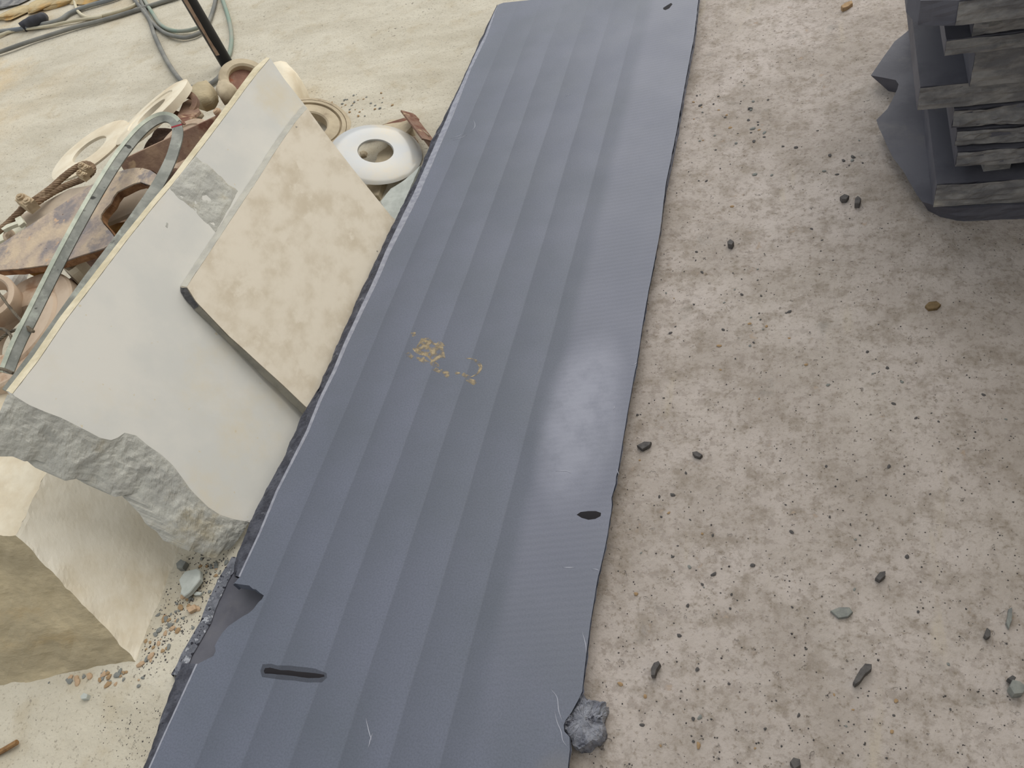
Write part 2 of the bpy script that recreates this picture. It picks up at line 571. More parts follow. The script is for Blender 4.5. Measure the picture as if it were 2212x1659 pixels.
def ztop(x, y):
    return ZR + SX * (-0.371 - x) + SY * (y - 0.27)
sn = Vector((SX, -SY, 1)).normalized()
s0 = Vector((-1.182, 0, ztop(-1.182, 0)))
su = Vector((1, 0, -SX)).normalized()
sv = sn.cross(su)

def sp(px, py, off=0.0):
    return on(px, py, s0 + sn * off, sn)

Tline = [(300, 1720), (326, 1656), (360, 1580), (394, 1506), (427, 1434)]
notch = [(438, 1428), (449, 1423), (461, 1417), (466, 1406), (464, 1395), (472, 1380), (482, 1365), (494, 1352), (507, 1343), (525, 1331),
         (536, 1325), (547, 1316), (558, 1301), (566, 1294), (570, 1286), (562, 1281), (553, 1273), (546, 1272), (538, 1265), (524, 1263), (507, 1260), (503, 1263)]
Tup = [(519, 1245), (564, 1150), (601, 1061), (640, 985), (667, 933), (696, 862), (727, 800), (752, 741), (781, 680), (815, 610), (824, 590), (843, 545),
       (877, 478), (906, 420), (940, 340), (975, 259), (1017, 151), (1051, 81), (1076, 10)]
Rline = [(1512, -30), (1500, 75), (1482, 169), (1470, 235), (1458, 301), (1439, 392), (1426, 500), (1413, 570), (1399, 640), (1386, 715), (1375, 790), (1372, 800), (1358, 878), (1345, 953),
         (1336, 1012), (1331, 1030), (1330, 1044), (1321, 1076), (1322, 1090), (1320, 1107), (1307, 1184), (1296, 1232), (1292, 1245), (1275, 1346), (1268, 1403), (1257, 1494),
         (1248, 1514), (1235, 1538), (1222, 1556), (1218, 1566), (1219, 1580), (1230, 1592), (1231, 1619), (1228, 1645), (1222, 1720)]
pl0 = [sp(*p) for p in Tline]
pln = [sp(*p) for p in notch]
pl1 = [sp(*p) for p in Tup]
prr = [sp(*p) for p in Rline]
# the near end lies out of frame: run both edges on towards the camera
near_l = s0 + sv * -0.55 + su * 0.006
near_r = prr[-1] + sv * -0.66
far_l = pl1[-1]
far_r = prr[0] + sv * ((far_l - prr[0]).dot(sv))
Fp = [near_l] + pl0 + pln + pl1 + [far_l + su * .02 + sv * .01] + [far_r] + prr + [near_r]
Fp = densify(Fp, 0.02, 0.0007, 3, n=sn)
def near_w(p):
    q = p - s0
    return min(1., max(0., (1.9 - q.dot(sv)) / .7)) if q.dot(su) > .6 else 0.
v_, f_ = prism(Fp, [p - sn * TH - su * .016 * near_w(p) for p in Fp], sn)

def slab_mat():
    mt = bpy.data.materials.new('sawn_basalt_top')
    mt.use_nodes = True
    nt = mt.node_tree
    N, L = nt.nodes, nt.links
    b = N['Principled BSDF']
    tc = N.new('ShaderNodeTexCoord')
    co = tc.outputs['Object']

    def mth(op, a, bb=0.0, c=None):
        x = N.new('ShaderNodeMath')
        x.operation = op
        for i, v in enumerate((a, bb) if c is None else (a, bb, c)):
            if isinstance(v, (int, float)):
                x.inputs[i].default_value = v
            else:
                L.new(v, x.inputs[i])
        return x.outputs[0]

    def nz(s, d=6, r=0.6, vec=None):
        n = N.new('ShaderNodeTexNoise')
        n.inputs['Scale'].default_value = s
        n.inputs['Detail'].default_value = d
        n.inputs['Roughness'].default_value = r
        L.new(vec or co, n.inputs['Vector'])
        return n.outputs['Fac']

    def mr(v, a, bb, c=0.0, d=1.0, sm=True):
        x = N.new('ShaderNodeMapRange')
        x.interpolation_type = 'SMOOTHSTEP' if sm else 'LINEAR'
        for i, k in (('From Min', a), ('From Max', bb), ('To Min', c), ('To Max', d)):
            x.inputs[i].default_value = k
        L.new(v, x.inputs['Value'])
        return x.outputs['Result']

    def mix(fac, a, bb, mode='MIX'):
        x = N.new('ShaderNodeMix')
        x.data_type = 'RGBA'
        x.blend_type = mode
        if isinstance(fac, (int, float)):
            x.inputs['Factor'].default_value = fac
        else:
            L.new(fac, x.inputs['Factor'])
        for sock, v in ((x.inputs['A'], a), (x.inputs['B'], bb)):
            if isinstance(v, tuple):
                sock.default_value = v
            else:
                L.new(v, sock)
        return x.outputs['Result']
    sep = N.new('ShaderNodeSeparateXYZ')
    L.new(co, sep.inputs[0])
    u, v = sep.outputs[0], sep.outputs[1]
    uw = mth('ADD', u, mth('MULTIPLY', mth('SUBTRACT', nz(1.1, 3), .5), .02))
    uw = mth('ADD', uw, mth('MULTIPLY', v, -.006))
    fr = mth('FRACT', mth('DIVIDE', mth('SUBTRACT', uw, .085 - .97), .097))
    inband = mth('MULTIPLY', mr(uw, .05, .09), mr(uw, .60, .67, 1, 0))
    fade = mr(v, 2.1, 3.0, 1, .15)
    saw = mth('MULTIPLY', mth('MULTIPLY', mr(fr, 0, .85, 1, 0, False), mr(fr, 0, .05)), mth('MULTIPLY', inband, fade))
    col = mix(mr(nz(3.0, 6), .35, .65), lin((102, 107, 123)), lin((95, 101, 114)))
    col = mix(mth('MULTIPLY', mr(nz(260, 3, .7), .35, .7), .35), col, lin((66, 71, 80)))
    col = mix(mth('MULTIPLY', saw, .36), col, lin((66, 71, 82)))
    # the wide strip along the right edge, sawn at another setting, with chatter marks across it
    wv = N.new('ShaderNodeTexWave')
    wv.wave_type = 'BANDS'
    wv.bands_direction = 'Y'
    wv.inputs['Scale'].default_value = 22
    wv.inputs['Distortion'].default_value = 2.0
    wv.inputs['Detail'].default_value = 3
    wv.inputs['Detail Scale'].default_value = 2
    mp = N.new('ShaderNodeMapping')
    mp.inputs['Rotation'].default_value = (0, 0, -.22)
    L.new(co, mp.inputs[0])
    L.new(mp.outputs[0], wv.inputs['Vector'])
    strip = mth('MULTIPLY', mr(uw, .60, .64), mr(v, .2, .75))
    col = mix(mth('MULTIPLY', strip, .4), col, lin((112, 114, 129)))
    col = mix(mth('MULTIPLY', mth('MULTIPLY', strip, wv.outputs['Fac']), .09), col, lin((140, 142, 156)))
    # sky sheen painted into the colour, in the middle of that strip
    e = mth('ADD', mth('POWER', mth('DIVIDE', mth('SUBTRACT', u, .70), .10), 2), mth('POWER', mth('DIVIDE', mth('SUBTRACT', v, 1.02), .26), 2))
    sheen = mth('MULTIPLY', mr(mth('ADD', e, mth('MULTIPLY', nz(9), .5)), .2, 1.5, 1, 0), mr(nz(14, 6, .7), .3, .62, .45, 1))
    col = mix(mth('MULTIPLY', sheen, .4), col, lin((176, 178, 192)))
    # brown damp patch near the bottom corner
    e2 = mth('ADD', mth('POWER', mth('DIVIDE', mth('SUBTRACT', u, .79), .06), 2), mth('POWER', mth('DIVIDE', mth('SUBTRACT', v, .22), .09), 2))
    col = mix(mth('MULTIPLY', mr(e2, .1, 1.1, 1, 0), .35), col, lin((116, 110, 98)))
    L.new(col, b.inputs['Base Color'])
    rg = mth('ADD', mr(nz(5), .3, .7, .37, .46), mth('MULTIPLY', saw, .06))
    L.new(rg, b.inputs['Roughness'])
    b.inputs['Specular IOR Level'].default_value = .5
    bp = N.new('ShaderNodeBump')
    bp.inputs['Strength'].default_value = .5
    bp.inputs['Distance'].default_value = .0012
    hh = mth('ADD', mth('MULTIPLY', nz(300, 3, .7), .35), mth('MULTIPLY', saw, -.3))
    hh = mth('ADD', hh, mth('MULTIPLY', mth('MULTIPLY', strip, wv.outputs['Fac']), .09))
    L.new(hh, bp.inputs['Height'])
    L.new(bp.outputs[0], b.inputs['Normal'])
    return mt
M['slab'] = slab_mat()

smat = Matrix.Identity(4)
for i in range(3):
    smat[i][0], smat[i][1], smat[i][2], smat[i][3] = su[i], sv[i], sn[i], s0[i]
sinv = smat.inverted()

def slab_obj(name, verts, faces, mt, parent=None, smooth=False):
    """built in the slab's own axes so that its saw marks follow it"""
    o = obj(name, [sinv @ Vector(v) for v in verts], faces, mt, None, smooth, Vector((0, 0, 0)))
    if parent is None:
        o.matrix_world = smat
        o['_base'] = (0, 0, 0)
    else:
        o.parent = parent
    return o

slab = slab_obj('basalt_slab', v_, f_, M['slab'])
tag(slab, 'long dark grey sawn stone slab with parallel saw marks, lying across the yard', 'stone slab')

Sline = [(288, 1720), (311, 1656), (333, 1595), (354, 1533), (381, 1460), (398, 1430)]
Sup = [(506, 1222), (513, 1196), (535, 1141), (552, 1100), (570, 1068), (596, 1020), (620, 973), (649, 903), (669, 872), (688, 838), (700, 809), (732, 740), (757, 681), (779, 631), (794, 599),
       (810, 565), (829, 527), (854, 474), (873, 436), (900, 386), (933, 301), (942, 286), (975, 223), (990, 193), (1020, 127), (1030, 102), (1050, 60), (1074, 12)]

def interp(line, y):
    q = sorted(line, key=lambda p: p[1])
    return float(np.interp(y, [p[1] for p in q], [p[0] for p in q]))

def lipw(y):
    return float(np.interp(y, [0, 60, 200, 450, 560, 900, 1250, 1700], [2, 5, 11, 14, 11, 7, 4, 4]))

def rim(Tl, Sl, y0, y1, step):
    k = int((y1 - y0) / step) + 1
    lipV, lipF, brV, brF = [], [], [], []
    for i in range(k + 1):
        y = y0 + (y1 - y0) * i / k
        xt, xsil = interp(Tl, y), interp(Sl, y)
        w = min(lipw(y), max(1.0, (xt - xsil) * .8))
        a = sp(xt, y, 0)
        bq = sp(xt - w, y, -.0025)
        # the rough break falls from the lip to the foot of the edge
        foot = sp(xsil, y, -.020)
        jag = .0035 * fbm(a, 28, 4)
        lipV += [a + sn * .0002, bq, bq - sn * .006]
        lipF += [(3 * i, 3 * i + 1, 3 * i + 4, 3 * i + 3), (3 * i + 1, 3 * i + 2, 3 * i + 5, 3 * i + 4)] if i < k else []
        rows = 5
        for r in range(rows + 2):
            if r <= rows:
                t = r / rows
                q = bq.lerp(foot, t) + sn * (.006 * math.sin(t * 3.1) * .5) + (sn * .006 + su * .004) * fbm(bq + Vector((t, 0, 0)), 45, 11) * min(1, t * 3)
                q += su * jag * t
            else:
                q = q - sn * .012 + su * .012
            brV.append(q)
        if i < k:
            for r in range(rows + 1):
                o_ = i * (rows + 2) + r
                brF.append((o_, o_ + 1, o_ + rows + 3, o_ + rows + 2))
    return (lipV, lipF), (brV, brF)
l1, b1 = rim(Tline, Sline, 1434, 1720, 5)
l2, b2 = rim(Tup, Sup, 12, 1246, 6)
for (lv, lf) in (l1, l2):
    slab_obj('sawn_lip', lv, lf, M['basalt_lip'], slab)['label'] = 'thin light grey sawn lip along the left edge'
for (bv, bf) in (b1, b2):
    slab_obj('broken_edge', bv, bf, M['basalt_edge'], slab)['label'] = 'rough broken dark edge'

# right-hand flank roughness
Vr, Fr = [], []
q0 = densify(prr, .012, closed=False)
for i, p in enumerate(q0):
    for r in range(4):
        t = r / 3
        Vr.append(p - sn * (.0015 + t * (TH - .003)) + su * (.0010 + .0035 * abs(fbm(p + Vector((0, 0, t * .05)), 35, 21)) - .016 * t * near_w(p)))
    if i:
        for r in range(3):
            o_ = (i - 1) * 4 + r
            Fr.append((o_, o_ + 1, o_ + 5, o_ + 4))
M['flank'] = mat('rough_sawn_flank', (126, 129, 142), (98, 101, 113), 40, rough=.8, bump=.7, bscale=120, bdist=.003)
slab_obj('rough_flank', Vr, Fr, M['flank'], slab)

# wet marks, mud smears and scratches lying on the slab
def wet_mat():
    mt = bpy.data.materials.new('wet_mark')
    mt.use_nodes = True
    b = mt.node_tree.nodes['Principled BSDF']
    b.inputs['Base Color'].default_value = lin((40, 38, 41))
    b.inputs['Roughness'].default_value = .55
    b.inputs['Specular IOR Level'].default_value = .08
    return mt
M['wet'] = wet_mat()

def film_alpha(mt, sc_, a, b_):
    nt = mt.node_tree
    tc = nt.nodes.new('ShaderNodeTexCoord')
    n_ = nt.nodes.new('ShaderNodeTexNoise')
    n_.inputs['Scale'].default_value = sc_
    n_.inputs['Detail'].default_value = 6
    m_ = nt.nodes.new('ShaderNodeMapRange')
    m_.inputs['From Min'].default_value = a
    m_.inputs['From Max'].default_value = b_
    nt.links.new(tc.outputs['Object'], n_.inputs['Vector'])
    nt.links.new(n_.outputs['Fac'], m_.inputs['Value'])
    nt.links.new(m_.outputs['Result'], nt.nodes['Principled BSDF'].inputs['Alpha'])
film_alpha(M['mud'], 70, .38, .62)

def decal(name, px, mt, hgt=.0006, label=None, dens=.004, jit=.0006):
    P = densify([sp(*p) for p in px], dens, jit, 5, n=sn)
    c = sum(P, Vector()) / len(P)
    k = len(P)
    V = [p - sn * .00005 for p in P] + [c + (p - c) * .9 + sn * hgt for p in P] + [c + sn * hgt * 1.1]
    Fc = [(i, (i + 1) % k, k + (i + 1) % k, k + i) for i in range(k)] + [(k + i, k + (i + 1) % k, 2 * k) for i in range(k)]
    o = slab_obj(name, V, Fc, mt, slab, True)
    if label:
        o['label'] = label
    return o
decal('wet_spot', [(1245, 1112), (1254, 1106), (1270, 1104), (1288, 1104), (1299, 1108), (1298, 1115), (1286, 1121), (1271, 1123), (1256, 1119)], M['wet'], .0002, 'dark wet oval spot')
M['wet_edge'] = mat('damp_edge', (60, 60, 64), (54, 54, 58), 30, rough=.7, spec=.08, bump=0)
M['wet_edge'].node_tree.nodes['Principled BSDF'].inputs['Alpha'].default_value = .32
decal('wet_streak', [(560, 1449), (565, 1434), (584, 1433), (597, 1437), (622, 1437), (651, 1440), (684, 1444), (708, 1454), (709, 1464), (697, 1475), (665, 1475), (639, 1471), (610, 1469), (586, 1466), (564, 1463)], M['wet_edge'], .0001, 'faint damp border of the wet streak')
decal('wet_streak', [(568, 1449), (571, 1443), (582, 1442), (594, 1447), (622, 1448), (650, 1451), (682, 1454), (702, 1458), (703, 1462), (692, 1465), (666, 1465), (640, 1461), (612, 1458), (588, 1456), (570, 1455)], M['wet'], .00015, 'long dark wet streak')
decal('wet_spot', [(1432, 17), (1440, 12), (1450, 6), (1453, 9), (1446, 18), (1438, 22), (1433, 21)], M['wet'], .00015, 'small dark mark near the far end')
mr_ = random.Random(3)
def blob_px(cx_, cy_, rx, ry, a, k=12, j=.35):
    o = []
    for i in range(k):
        t = 2 * math.pi * i / k
        s = 1 + mr_.uniform(-j, j)
        x, y = rx * s * math.cos(t), ry * s * math.sin(t)
        o.append((cx_ + x * math.cos(a) - y * math.sin(a), cy_ + x * math.sin(a) + y * math.cos(a)))
    return o
for q in ((893, 722, 6, 5, 0), (930, 756, 30, 22, .5), (924, 742, 16, 10, .4), (950, 745, 9, 8, .2), (905, 756, 12, 7, .5), (928, 766, 9, 6, .3), (884, 768, 9, 5, .5), (912, 778, 14, 7, .5), (938, 786, 10, 6, .5), (962, 806, 14, 6, .55), (944, 800, 10, 4, .4), (1006, 812, 10, 5, .5), (1018, 824, 14, 6, .35), (988, 806, 6, 3, .2)):
    decal('mud_smear', blob_px(*q), M['mud'], .0002, 'dried tan mud smear')
def scratch(px, w=.0016, mt=None, name='scratch'):
    P = catmull([sp(*p) + sn * .0004 for p in px], 6)
    V, Fc = [], []
    k = len(P)
    for i, p in enumerate(P):
        t = (P[min(k - 1, i + 1)] - P[max(0, i - 1)]).normalized()
        s = t.cross(sn)
        ww = w * math.sin(math.pi * (i + .3) / k)
        V += [p + s * ww / 2, p + sn * .0003, p - s * ww / 2]
    for i in range(k - 1):
        Fc += [(3 * i, 3 * i + 1, 3 * i + 4, 3 * i + 3), (3 * i + 1, 3 * i + 2, 3 * i + 5, 3 * i + 4)]
    slab_obj(name, V, Fc, mt or M['scratch'], slab)
for s in ([(973, 300), (990, 294), (1006, 287)], [(978, 303), (996, 298), (1008, 291)], [(1021, 256), (1026, 268), (1024, 277), (1014, 287)], [(1222, 208), (1228, 205), (1233, 204)],
          [(1187, 1486), (1203, 1506), (1207, 1535), (1216, 1562)], [(1197, 1530), (1203, 1558), (1212, 1580), (1216, 1600), (1226, 1614)], [(1257, 1362), (1265, 1392), (1266, 1412)],
          [(1215, 1226), (1228, 1226), (1242, 1226)], [(1278, 1229), (1288, 1230), (1295, 1233)], [(1200, 1018), (1222, 1017), (1233, 1022)], [(1326, 875), (1327, 880), (1325, 884)],
          [(790, 1550), (797, 1580), (803, 1600)], [(806, 1582), (800, 1598), (796, 1615)], [(1364, 790), (1373, 786), (1376, 782)], [(1331, 1012), (1334, 1018), (1337, 1026)]):
    scratch(s)

scratch([(1005, 774), (1022, 776), (1035, 786), (1038, 796), (1030, 808), (1014, 816)], .009, M['mud'], 'mud_smear')
# the slab underneath, seen through the broken notch
un = Vector((0, 0, 1))
ULS = [(381, 1460), (396, 1432), (412, 1401), (430, 1370), (443, 1346), (456, 1312), (470, 1279), (485, 1250), (495, 1233), (512, 1205)]
uz = .014
ul = densify([at(p[0], p[1], uz) for p in ULS], .008, .0025, 9, closed=False, n=un)
ul = [p.copy() for p in ul]
Fu = [Vector((-1.17, -.5, uz)), Vector((-1.185, .2, uz))] + ul + [Vector((-1.15, 1.0, uz)), Vector((-1.13, 2.6, uz)), Vector((-.72, 2.75, uz)), Vector((-.68, -.5, uz))]
Gu = [Vector((p.x - (.02 if 2 <= i < 2 + len(ul) else 0), p.y, -.004)) for i, p in enumerate(Fu)]
v_, f_ = prism(Fu, Gu, un)
under_slab = obj('basalt_slab', v_, f_, M['basalt'])
tag(under_slab, 'dark stone slab lying under the long slab, seen through its broken notch', 'stone slab')
Vb, Fb = [], []
for i, p in enumerate(ul):
    for r in range(5):
        t = r / 4
        Vb.append(p + Vector((.016 - .036 * t, 0, .0022 + .004 * math.sin(t * 3) - (.018 if r == 4 else 0))) + Vector((.5, 0, .6)) * .005 * fbm(p + Vector((t, 0, 0)), 50, 8) * min(1, t * 2))
    if i:
        for r in range(4):
            o_ = (i - 1) * 5 + r
            Fb.append((o_, o_ + 1, o_ + 6, o_ + 5))
M['flecked'] = mat('flecked_broken_rim', (120, 122, 130), (84, 86, 94), 60, rough=.85, bump=.8, bscale=130, bdist=.004, c3=(170, 172, 178), s3=60, t3=(.55, .64), spk=[((44, 44, 52), 90, .6, .66)])
obj('broken_edge', Vb, Fb, M['flecked'], under_slab)['label'] = 'rough pale-flecked broken rim'

# porous chunk wedged at the near right corner
ch = [(1256, 1496), (1264, 1508), (1272, 1516), (1290, 1522), (1304, 1524), (1314, 1526), (1312, 1542), (1308, 1562), (1310, 1590), (1306, 1602), (1290, 1612), (1272, 1622), (1258, 1624), (1246, 1616), (1236, 1602), (1226, 1590), (1219, 1576), (1221, 1562), (1236, 1544), (1246, 1530), (1250, 1510)]
v_, f_ = lump([at(p[0], p[1], .002) for p in ch], .030, .30, 5, levels=((1.0, -.2), (1.02, .3), (.98, .75), (.86, .95), (.72, 1.0), (.55, 1.02), (.38, 1.05), (.2, 1.0)), dens=.0028)
v_ = [v + Vector((.6 * fbm(v, 90, 3), .6 * fbm(v, 90, 5), fbm(v, 90, 7))) * .0065 for v in v_]
tag(obj('stone_chunk', v_, f_, M['porous']), 'rough pitted grey stone chunk at the near right corner of the long slab', 'stone')

# ------------------------------------------------------------------ leaning pale slab
TA = math.radians(62)
X0 = -1.245
pn = Vector((math.sin(TA), 0, math.cos(TA)))
p0 = Vector((X0, 0, 0))
pdn = Vector((math.cos(TA), 0, -math.sin(TA)))

def pp(px, py, off=0.0):
    return on(px, py, p0 + pn * off, pn)

def pg(y, off=0.0, z=0.0):
    """foot of the leaning plane on the ground"""
    b_ = p0 + pn * off
    return Vector((b_.x - (z - b_.z) / math.tan(TA) * 1.0, y, z)) if off == 0 else Vector((b_.x + (b_.z - z) / math.tan(TA), y, z))
Fl = [(584, 126), (557, 158), (530, 193), (504, 229), (443, 310), (380, 391), (334, 445), (276, 518), (210, 605), (142, 693), (84, 779), (28, 851)]
Gl = [(576, 124), (547, 150), (520, 186), (493, 224), (432, 304), (370, 386), (324, 440), (265, 513), (200, 597), (131, 685), (72, 771), (14, 845)]
BRK = [(32, 856), (63, 875), (98, 890), (133, 903), (160, 917), (190, 932), (216, 946), (240, 951), (255, 945), (269, 935), (294, 941), (320, 963), (348, 982), (373, 1005), (396, 1036), (410, 1056), (427, 1074), (450, 1096), (475, 1112), (506, 1122), (530, 1126)]
LOW = [(-45, 984), (0, 986), (28, 987), (51, 997), (76, 993), (98, 1000), (117, 1020), (142, 1039), (165, 1034), (199, 1039), (222, 1058), (247, 1074), (272, 1069), (294, 1066), (307, 1084), (332, 1109), (358, 1137), (370, 1156), (392, 1172), (408, 1191), (430, 1188), (449, 1204), (468, 1205), (481, 1191), (500, 1184)]
TH_P = .045
front = [pp(*p) for p in Fl] + [pp(*p) for p in BRK]
yb = pp(*BRK[-1]).y
foot_n = Vector((X0, yb + .01, .002))
foot_f = Vector((X0, 1.66, .002))
back = [pp(p[0], p[1], -.032) for p in Gl]
fe = [pp(612, 168), pp(600, 150)]
Ff = front + [foot_n, foot_f] + [pp(664, 234)] + fe
Gb = [pp(p[0], p[1], -.032) for p in Gl] + [pp(*p) - pn * .012 for p in BRK] + [foot_n - pn * .03, foot_f - pn * .03, pp(664, 234) - pn * .032] + [q - pn * .032 for q in fe]
for i in range(len(Gb)):
    if Gb[i].z < .002:
        Gb[i].z = .002
v_, f_ = prism(Ff, Gb, pn)
pale = obj('limestone_slab', v_, f_, M['pale'])
tag(pale, 'large pale grey stone slab with a broken lower end, leaning on the scrap pile', 'stone slab')
# dusty cream top edge
P1 = densify([pp(*p) for p in Fl], .010, closed=False)
P2 = densify([pp(p[0], p[1], -.030) for p in Gl], .010, closed=False)
k = 130
def resamp(P, k):
    L = [0.0]
    for i in range(1, len(P)):
        L.append(L[-1] + (P[i] - P[i - 1]).length)
    out = []
    for j in range(k):
        t = L[-1] * j / (k - 1)
        i = min(max(np.searchsorted(L, t) - 1, 0), len(P) - 2)
        a = (t - L[i]) / max(1e-9, L[i + 1] - L[i])
        out.append(P[i].lerp(P[i + 1], a))
    return out
R1, R2 = resamp(P1, k), resamp(P2, k)
Ve, Fe = [], []
for i in range(k):
    for r in range(4):
        t = r / 3
        q = R1[i].lerp(R2[i], t) + Vector((-.3, 0, 1)) * .0012
        q += (Vector((.7, 0, .5)) * .0035 * fbm(R1[i] + Vector((t, 0, 0)), 55, 31)) * (.4 if r == 0 else 1)
        Ve.append(q)
    Ve.append(R2[i] + Vector((-.003, 0, -.02)))
    if i:
        for r in range(4):
            o_ = (i - 1) * 5 + r
            Fe.append((o_, o_ + 1, o_ + 6, o_ + 5))
obj('top_edge', Ve, Fe, M['pale_edge'], pale)['label'] = 'cream dusty top edge'
# broken face along the lower end
A = resamp(densify([pp(16, 852, -.002)] + [pp(*p) for p in BRK] + [pp(540, 1124)], .01, closed=False), 170)
Bq = resamp(densify([pp(p[0], p[1], -.05 + .02 * i / len(LOW)) for i, p in enumerate(LOW)], .004, .0012, 4, closed=False), 170)
rows = 26
Vk, Fk = [], []
for i in range(170):
    for r in range(rows + 2):
        if r <= rows:
            t = r / rows
            q = A[i].lerp(Bq[i], t)
            amp = math.sin(min(1, t * 1.15) * math.pi) ** .5 if t < .87 else .62
            bulge = .004 * math.sin(t * math.pi)
            q = q + pn * (bulge + amp * (.004 * fbm(q, 9, 2, 2) + .0042 * fbm(q, 48, 12, 5)) + .0006)
        else:
            q = q - pn * .012 - pdn * .06
        Vk.append(q)
    if i:
        for r in range(rows + 1):
            o_ = (i - 1) * (rows + 2) + r
            Fk.append((o_, o_ + 1, o_ + rows + 3, o_ + rows + 2))
obj('broken_face', Vk, Fk, M['pale_rough'], pale)['label'] = 'rough grey broken face at the lower end'
# spalled patch near the top edge
def patch(name, quad, nu, nv, parent, mt, amp, lift):
    V, Fc = [], []
    for i in range(nu + 1):
        for j in range(nv + 1):
            a, b_ = i / nu, j / nv
            x = (1 - a) * ((1 - b_) * quad[0][0] + b_ * quad[3][0]) + a * ((1 - b_) * quad[1][0] + b_ * quad[2][0])
            y = (1 - a) * ((1 - b_) * quad[0][1] + b_ * quad[3][1]) + a * ((1 - b_) * quad[1][1] + b_ * quad[2][1])
            edge = min(a, 1 - a, b_, 1 - b_)
            q = pp(x, y)
            wob = .010 * fbm(q, 16, 7)
            q = q + Vector((0, wob, 0)) * (1 - min(1, edge * 4))
            q = q + pn * ((lift + amp * fbm(q, 30, 17)) * min(1, edge * 9) - .0005 * (edge == 0))
            V.append(q)
    for i in range(nu):
        for j in range(nv):
            o_ = i * (nv + 1) + j
            Fc.append((o_, o_ + 1, o_ + nv + 2, o_ + nv + 1))
    o = obj(name, V, Fc, mt, parent)
    return o
patch('spalled_patch', [(424, 334), (517, 412), (466, 507), (364, 408)], 40, 40, pale, M['pale_rough'], .003, .0022)['label'] = 'rough dark grey spalled patch'
patch('spalled_patch', [(360, 478), (364, 480), (362, 494), (356, 490)], 6, 6, pale, M['pale_rough'], .0006, .0006)

# ------------------------------------------------------------------ beige tile resting on the pale slab
TB = math.radians(59.5)
tn = Vector((math.sin(TB), 0, math.cos(TB)))
t0 = pp(520, 430) + pn * .022

def tp(px, py, off=0.0):
    return on(px, py, t0 + tn * off, tn)
Ft = [(664, 234), (640, 262), (600, 320), (560, 384), (520, 445), (480, 505), (440, 566), (404, 620)]
Gt = [(655, 228), (630, 257), (589, 315), (549, 379), (508, 440), (468, 500), (428, 560), (391, 618)]
Fc_ = [(408, 626), (423, 650), (431, 659), (470, 700), (494, 725), (530, 757), (559, 784), (610, 830), (660, 878)]
Gc_ = [(391, 629), (408, 652), (420, 667), (457, 702), (497, 741), (530, 773), (570, 812), (612, 851), (655, 893)]
botl = tp(*Fc_[-1])
D_ = tp(845, 467)
ext = lambda p, z: p + (pdn_t * ((p.z - z) / -pdn_t.z))
pdn_t = Vector((math.cos(TB), 0, -math.sin(TB)))
E1, E2 = ext(botl, .004), ext(D_, .004)
THT = .020
Ff = [tp(*p) for p in Ft] + [tp(*p) for p in Fc_] + [E1, E2, D_, tp(760, 362), tp(700, 284)]
Gb = [tp(p[0], p[1], -THT) for p in Gt] + [tp(p[0], p[1], -THT) for p in Gc_] + [E1 - pdn_t * .012 - tn * THT, E2 - pdn_t * .012 - tn * THT] + [D_ - tn * THT, tp(760, 362) - tn * THT, tp(700, 284) - tn * THT]
v_, f_ = prism(Ff, Gb, tn)
tile = obj('stone_tile', v_, f_, M['tile'])
tag(tile, 'beige mottled stone tile with a chipped corner leaning against the pale grey slab', 'stone tile')
def strip(P1, P2, k, rows, parent, mt, name, amp, lift, label=None):
    R1, R2 = resamp(densify(P1, .01, closed=False), k), resamp(densify(P2, .01, closed=False), k)
    V, Fc = [], []
    for i in range(k):
        for r in range(rows + 1):
            t = r / rows
            q = R1[i].lerp(R2[i], t)
            V.append(q + lift + lift.normalized() * amp * fbm(q, 50, 41))
        if i:
            for r in range(rows):
                o_ = (i - 1) * (rows + 1) + r
                Fc.append((o_, o_ + 1, o_ + rows + 2, o_ + rows + 1))
    o = obj(name, V, Fc, mt, parent)
    if label:
        o['label'] = label
    return o
strip([tp(*p) for p in Ft], [tp(p[0], p[1], -THT) for p in Gt], 80, 3, tile, M['tile_lip'], 'upper_edge', .0012, Vector((-.6, 0, .6)) * .0012, 'light grey sawn edge')
strip([tp(*p) for p in Fc_[2:]], [tp(p[0], p[1], -THT) for p in Gc_[2:]], 60, 3, tile, M['tile_edge'], 'near_edge', .0006, Vector((0, -1, .1)) * .0022, 'grey shaded cut edge')
strip([tp(*p) for p in [Ft[-1]] + Fc_[:3]], [tp(p[0], p[1], -THT) for p in [Gt[-1]] + Gc_[:3]], 24, 4, tile, M['chip'], 'chipped_corner', .0025, Vector((.1, -1, .2)) * .0034, 'dark freshly chipped corner')

